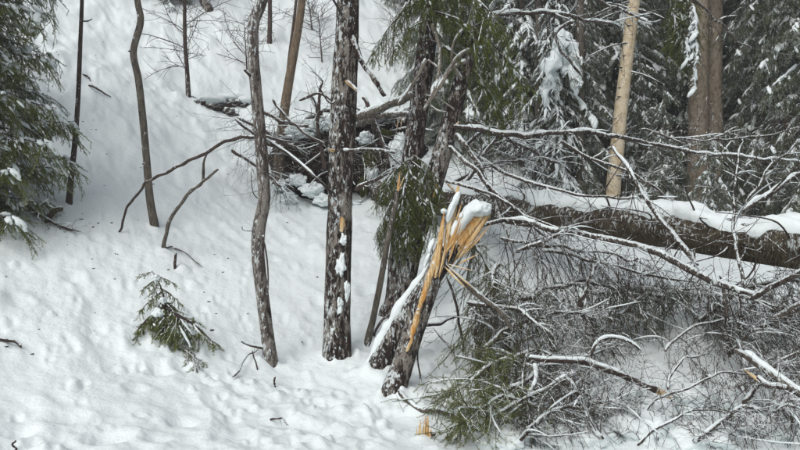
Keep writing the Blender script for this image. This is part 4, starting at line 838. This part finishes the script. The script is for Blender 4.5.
limb('fallen_branch', 'snow topped reddish branch with a yellow torn end lying across the brush', 'branch', uvpath([(655, 389), (638, 382), (618, 374), (590, 365), (560, 360), (528, 359)], 5.8, 5.7), 7, 5, 530, FB, 12, .35, 3, .16, snow=.9, end='start', cover=.95, mat=M_sap)
limb('fallen_branch', 'grey snow topped pole slanting out at the lower right edge', 'branch', uvpath([(735, 349), (752, 359), (772, 374), (800, 392), (830, 412)], 5.7, 5.2), 6.5, 9, 531, FB, 6, .3, 3, .16, snow=.95, cover=.98, mat=M_grey)
limb('fallen_branch', 'thin branch with an orange broken tip beside the grey pole at right', 'branch', uvpath([(757, 377), (770, 384), (785, 387), (810, 393)], 5.5, 5.3), 5, 4, 532, FB, 6, .3, 2, .14, snow=.9, end='start', cover=.9, mat=M_sap)
limb('fallen_branch', 'thick grey branch entering from the right edge above the poles', 'branch', uvpath([(768, 322), (785, 313), (815, 298)], 6.3, 6.1), 8, 10, 533, FB, 8, .3, 3, .15, snow=.6, cover=.7, mat=M_grey)
limb('fallen_branch', 'curved snow coated twig looping over the middle of the brush', 'branch', uvpath([(588, 368), (594, 348), (608, 339), (625, 341), (640, 352)], 5.9, 5.8), 3.5, 2.5, 534, FB, 8, .25, 3, .14, snow=1.3, cover=.98)
limb('fallen_branch', 'snowy twig running down the left middle of the brush', 'branch', uvpath([(535, 365), (533, 385), (529, 400), (528, 425)], 5.6, 5.4), 4, 3, 535, FB, 4, .2, 2, .1, snow=1.2, cover=.98)
limb('fallen_branch', 'long snow lined twig slanting through the brush bottom', 'branch', uvpath([(575, 375), (550, 388), (520, 402), (490, 420)], 5.6, 5.3), 4, 3, 536, FB, 8, .25, 3, .12, snow=1.1, cover=.95)
limb('fallen_branch', 'dark stick rising out of the brush below the log middle', 'branch', uvpath([(585, 318), (580, 300), (588, 282), (600, 262)], 6.6, 6.6), 5, 3, 537, FB, 12, .35, 3, .15, snow=.4)
limb('fallen_branch', 'leaning stick in the gap of the brush right of centre', 'branch', uvpath([(728, 356), (727, 320), (724, 290), (720, 275)], 6.4, 6.4), 5, 3, 538, FB, 14, .35, 4, .15, snow=.4)
# snow mounds caught in the brush
r = np.random.default_rng(540)
for k, (u, v, a) in enumerate([(608, 412, .22), (640, 432, .26), (560, 440, .22), (590, 440, .2), (700, 440, .25), (770, 432, .22), (505, 443, .2), (620, 395, .16), (650, 415, .2), (540, 318, .12), (570, 395, .14), (765, 340, .16), (690, 400, .2), (740, 405, .18)]):
    g = hit(u, v); m_ = MB(); blob(m_, g + np.array([0, 0, .03]), (a, a * .9, a * .5), 541 + k, 4, .5, 2.0)
    tag(m_.obj('snow_mound', M_snow, None, origin=g), 'rounded heap of snow lying among the brush twigs', 'snow mound', 'snow heaps in the brush').location = g
print('brush', time.time() - T0)

# ------------------------------------------------------------------ forest behind on the right
def at_g(u, Y): x = (u - CX) / F * Y; return np.array([x, Y, gz(x, Y)])
g = at_g(611, 12.5); pts = [g] + [P(u, v, 12.5) for u, v in ((613, 190), (617, 150), (622, 100), (628, 50), (634, 0), (643, -80), (655, -220))]
bir = tree('birch_tree', 'pale cream birch trunk standing behind the fallen log', 'tree', np.array(pts), [px(d, 12.5) for d in (15, 14.5, 14, 13, 12.5, 12, 10, 7)], 601, M_birch, sides=22, ring=.05, amp=.02, flare=.15)
r = np.random.default_rng(602)
for k in range(44):
    v = r.uniform(0, 190); u = np.interp(v, [0, 50, 100, 150, 190], [634, 628, 622, 617, 613]); s_ = r.uniform(-5, 5)
    m_ = MB(); blob(m_, P(u + s_, v, 12.5 - .10 + abs(s_) * .008), (r.uniform(.02, .075), .02, r.uniform(.006, .022)), 603 + k, 1, .3); m_.obj('bark_mark', M_dark, bir)
for k in range(5):
    v = r.uniform(-20, 120); u = np.interp(v, [0, 50, 100, 150, 190], [634, 628, 622, 617, 613]); sg = 1 if k % 2 else -1
    stick(bir, [P(u, v, 12.5), P(u + sg * 18, v + 4, 12.3), P(u + sg * 40, v + 14, 12.0)], .014, .006, 625 + k, 'branch', M_twig, 5, snow=.9)
g = at_g(697, 12.6)
tw1 = spruce('left trunk of the twin pale barked spruces, snowy bough hanging in front', g, 15, .185, B_load, 631, z0=5.4, z1=7.6, Lf=lambda z: .7, step=.5, per=4, lean=(.012, 0))
for (u, v, a, s, ti) in [(686, -20, -2.0, .7, 1.0), (682, -30, -1.6, .8, 1.0), (676, -14, -2.4, .62, 1.0), (690, -20, -1.2, .62, 1.0), (680, 0, -1.8, .6, 1.05), (688, 8, -1.5, .55, 1.0), (672, -20, -2.8, .55, 1.0), (684, 22, -2.1, .5, 1.05), (680, -10, -.6, .6, 1.0)]: add_bough(tw1, B_pend[(int(s * 100)) % 5], P(u, v, 11.5), a, s, ti)
for (u, v, a, s, ti) in [(688, -2, -1.2, .36, .5), (690, 12, -.9, .34, .6), (692, 26, -1.5, .34, .55), (690, 42, -.8, .34, .6), (690, 56, -1.3, .32, .6), (686, 30, -2.0, .3, .6)]: add_bough(tw1, B_heavy[int(u + v) % 3], P(u, v, 11.25), a, s, ti)

g = at_g(713, 12.9)
spruce('right trunk of the twin pale barked spruces behind the log', g, 15, .17, B_load, 632, z0=5.6, z1=7.6, Lf=lambda z: .65, step=.6, per=4, lean=(.008, 0))
for k, (u, Y, H, r0, z0, L, st, lab, st_) in enumerate([
    (768, 12.4, 13, .13, .6, .6, .3, 'large dark spruce with snow clumps at the right edge', B_load),
    (808, 11.4, 12, .12, .3, .6, .3, 'snow dusted spruce cut by the right edge', B_load),
    (742, 14.4, 12, .12, .4, .62, .36, 'dusky spruce between the twin trunks and the right edge spruce', B_load),
    (664, 12.0, 2.4, .05, .15, .45, .25, 'young frosted spruce left of the twin trunks', B_load),
    (712, 11.4, 1.7, .04, .1, .45, .22, 'low young spruce at the foot of the twin trunks', B_load),
    (640, 13.5, 3.0, .05, .3, .6, .32, 'young frosted spruce just right of the birch', B_load),
    (585, 13.2, 3.4, .05, .3, .62, .3, 'young spruce just left of the birch foot', B_load),
    (556, 12.6, 4.6, .06, .3, .55, .3, 'bent young spruce carrying a long white snow slab', B_heavy),
    (522, 13.6, 6.2, .07, 1.0, .62, .34, 'slim spruce with snow clumps behind the hanging green boughs', B_heavy),
    (500, 14.6, 7.0, .08, 1.4, .7, .36, 'spruce deep behind the hanging green boughs', B_load)]):
    spruce(lab, at_g(u, Y), H, r0, st_, 650 + k, z0=z0, z1=min(H, 6.4), Lf=(lambda z, L=L, H=H: L * (1.15 - .75 * min(z / H, 1))) if H < 8 else (lambda z, L=L: L), step=st, per=5, mat=M_grey)
# bare poles
for k, (u0, u1, Y, d, lab, mt) in enumerate([(538, 541, 13.0, 7, 'thin grey pole trunk left of the snow slab spruce', M_grey), (556, 560, 16.5, 12, 'greenish brown trunk high behind the snow slab spruce', M_tan), (580, 580, 12.6, 8, 'grey pole trunk right of the snow slab spruce', M_grey), (652, 652, 17, 9, 'dark far trunk between birch and twin spruces', M_dark), (786, 790, 13.4, 12, 'brown trunk near the top right corner', M_tan), (518, 520, 15.5, 6, 'dark far pole behind the hanging green boughs', M_dark), (598, 600, 17.5, 8, 'dark far trunk left of the birch', M_dark)]):
    g = at_g(u0, Y); pts = [g] + [P(u0 + (u1 - u0) * f, 200 - 420 * f, Y) for f in (.2, .5, 1)]
    tree('pole_tree', lab, 'tree', np.array(pts), [px(d, Y)] * 3 + [px(d * .7, Y)], 680 + k, mt, 'poles in the forest behind', sides=14, ring=.08, amp=.06)
m_ = MB(); slab = bpy.data.objects.get('spruce_tree.009')
# long snow slab on the bent young spruce
for o_ in list(bpy.data.objects):
    if o_.get('label', '').startswith('bent young spruce'): slab = o_
for k, (pl, r0, sh) in enumerate([([(564, 25), (559, 40), (553, 62), (548, 84), (543, 108)], .115, 2.75), ([(564, 28), (569, 48), (574, 68), (578, 96)], .10, 2.8), ([(558, 44), (563, 60), (566, 78)], .09, 2.9), ([(550, 70), (556, 84), (556, 100)], .08, 2.9)]):
    q = resample([P(u, v, 12.2 + .06 * k) for u, v in pl], 44); s_ = np.linspace(0, 1, 44)
    tubes(m_, q, r0 * (.12 + .95 * np.sin(s_ * sh + .2)) * (1 + .5 * fbm(np.stack([s_ * 11, s_ * 0 + k * 5.3, s_ * 0], -1), 71, 3)), 20, 0, True, 1., lambda V: lumpy(703, .10, 4.)(V) + lumpy(709, .075, 10.)(V))
m_.obj('snow_slab', M_snow, slab)
r = np.random.default_rng(720); FAR = 'distant spruces filling the forest behind'
cnt = 0
for row, (Y, step_) in enumerate([(16.0, 46), (18.5, 48), (22, 46), (26.5, 48), (32, 52)]):
    u = 455 + r.uniform(0, 30) if Y < 25 else 420
    while u < 850:
        Yy = Y + r.uniform(-1, 1); H = r.uniform(7, 11) if Yy < 20 else r.uniform(9, 13)
        spruce('distant snow dusted spruce in the dense forest behind the log', at_g(u, Yy), H, r.uniform(.07, .12), B_far, 730 + cnt, z0=.3, z1=6.5 if Yy < 20 else 8.0, Lf=lambda z, H=H: 1.0 * (1.1 - .6 * z / H), step=.5, per=5, group=FAR, mat=M_grey); cnt += 1
        u += step_ * r.uniform(.75, 1.25)
for k, (u, Y) in enumerate([(405, 30), (370, 36), (330, 36), (440, 28)]):
    spruce('distant snow dusted spruce in the dense forest behind the log', at_g(u, Y), 9, .1, B_far, 790 + k, z0=.3, z1=7, Lf=lambda z: .9, step=.5, per=5, group=FAR, mat=M_grey)
# scattered bark crumbs and needles on the snow
r = np.random.default_rng(800); mb = MB()
for k in range(420):
    u, v = r.uniform(0, 400), 40 + 330 * r.random()
    dens = fbm(np.array([u / 60, v / 45, 0.]), 801, 2)
    if dens < .08 and k % 7: continue
    g = hit(u, v, 4, 24); s_ = r.uniform(.004, .015)
    blob(mb, g + np.array([0, 0, s_ * .2]), (s_ * r.uniform(.7, 1.6), s_ * r.uniform(.7, 2.), s_ * .8), 802 + k % 9, 1, .7, rot=np.array(Matrix.Rotation(r.uniform(0, 3), 3, 'Z')))
tag(mb.obj('bark_crumbs', M_soil), 'dark bark crumbs and bits of twig scattered over the snow', 'debris', None, 'stuff')
r = np.random.default_rng(900); n = 5200; Yn = 3.5 + 11 * r.random(n)**.6
c = np.stack([r.uniform(-.75, .75, n) * Yn, Yn, EYE + r.uniform(-.4, .45, n) * Yn], -1); c = c[c[:, 2] > ground(c[:, 0], c[:, 1]) + .05]; n = len(c)
oc = np.array([(1, 0, 0), (-1, 0, 0), (0, 1, 0), (0, -1, 0), (0, 0, 1), (0, 0, -1)], float); of = np.array([(0, 2, 4), (2, 1, 4), (1, 3, 4), (3, 0, 4), (2, 0, 5), (1, 2, 5), (3, 1, 5), (0, 3, 5)])
mb = MB(); mb.add(c[:, None] + oc[None] * r.uniform(.0016, .0034, (n, 1, 1)) * np.array([1, 1, 1.5]), None, (of[None] + np.arange(n)[:, None, None] * 6).reshape(-1, 3))
tag(mb.obj('falling_snow', M_snow), 'small white snowflakes drifting down in front of the trees', 'snow', None, 'stuff')
m, t, b_ = nt('haze'); pv = t.nodes.new('ShaderNodeVolumePrincipled'); pv.inputs['Density'].default_value = .004; pv.inputs['Color'].default_value = (.93, .96, 1, 1); pv.inputs['Anisotropy'].default_value = .1
t.nodes.remove(b_); t.links.new(pv.outputs[0], t.nodes['Material Output'].inputs['Volume'])
lo, hi = np.array([-80., -30., -8.8]), np.array([80., 80., 33.])
V = np.array([[(lo, hi)[i][0], (lo, hi)[j][1], (lo, hi)[k][2]] for i in (0, 1) for j in (0, 1) for k in (0, 1)])
mb = MB(); mb.add(V, [(0, 1, 3, 2), (4, 6, 7, 5), (0, 4, 5, 1), (2, 3, 7, 6), (0, 2, 6, 4), (1, 5, 7, 3)]); tag(mb.obj('haze', m, None, False), 'thin grey winter air full of fine falling snow', 'haze', None, 'stuff')
tris = sum(len(m.loops) - 2 * len(m.polygons) for m in bpy.data.meshes)
print('done', time.time() - T0, 'tris', tris, 'objects', len(bpy.data.objects))
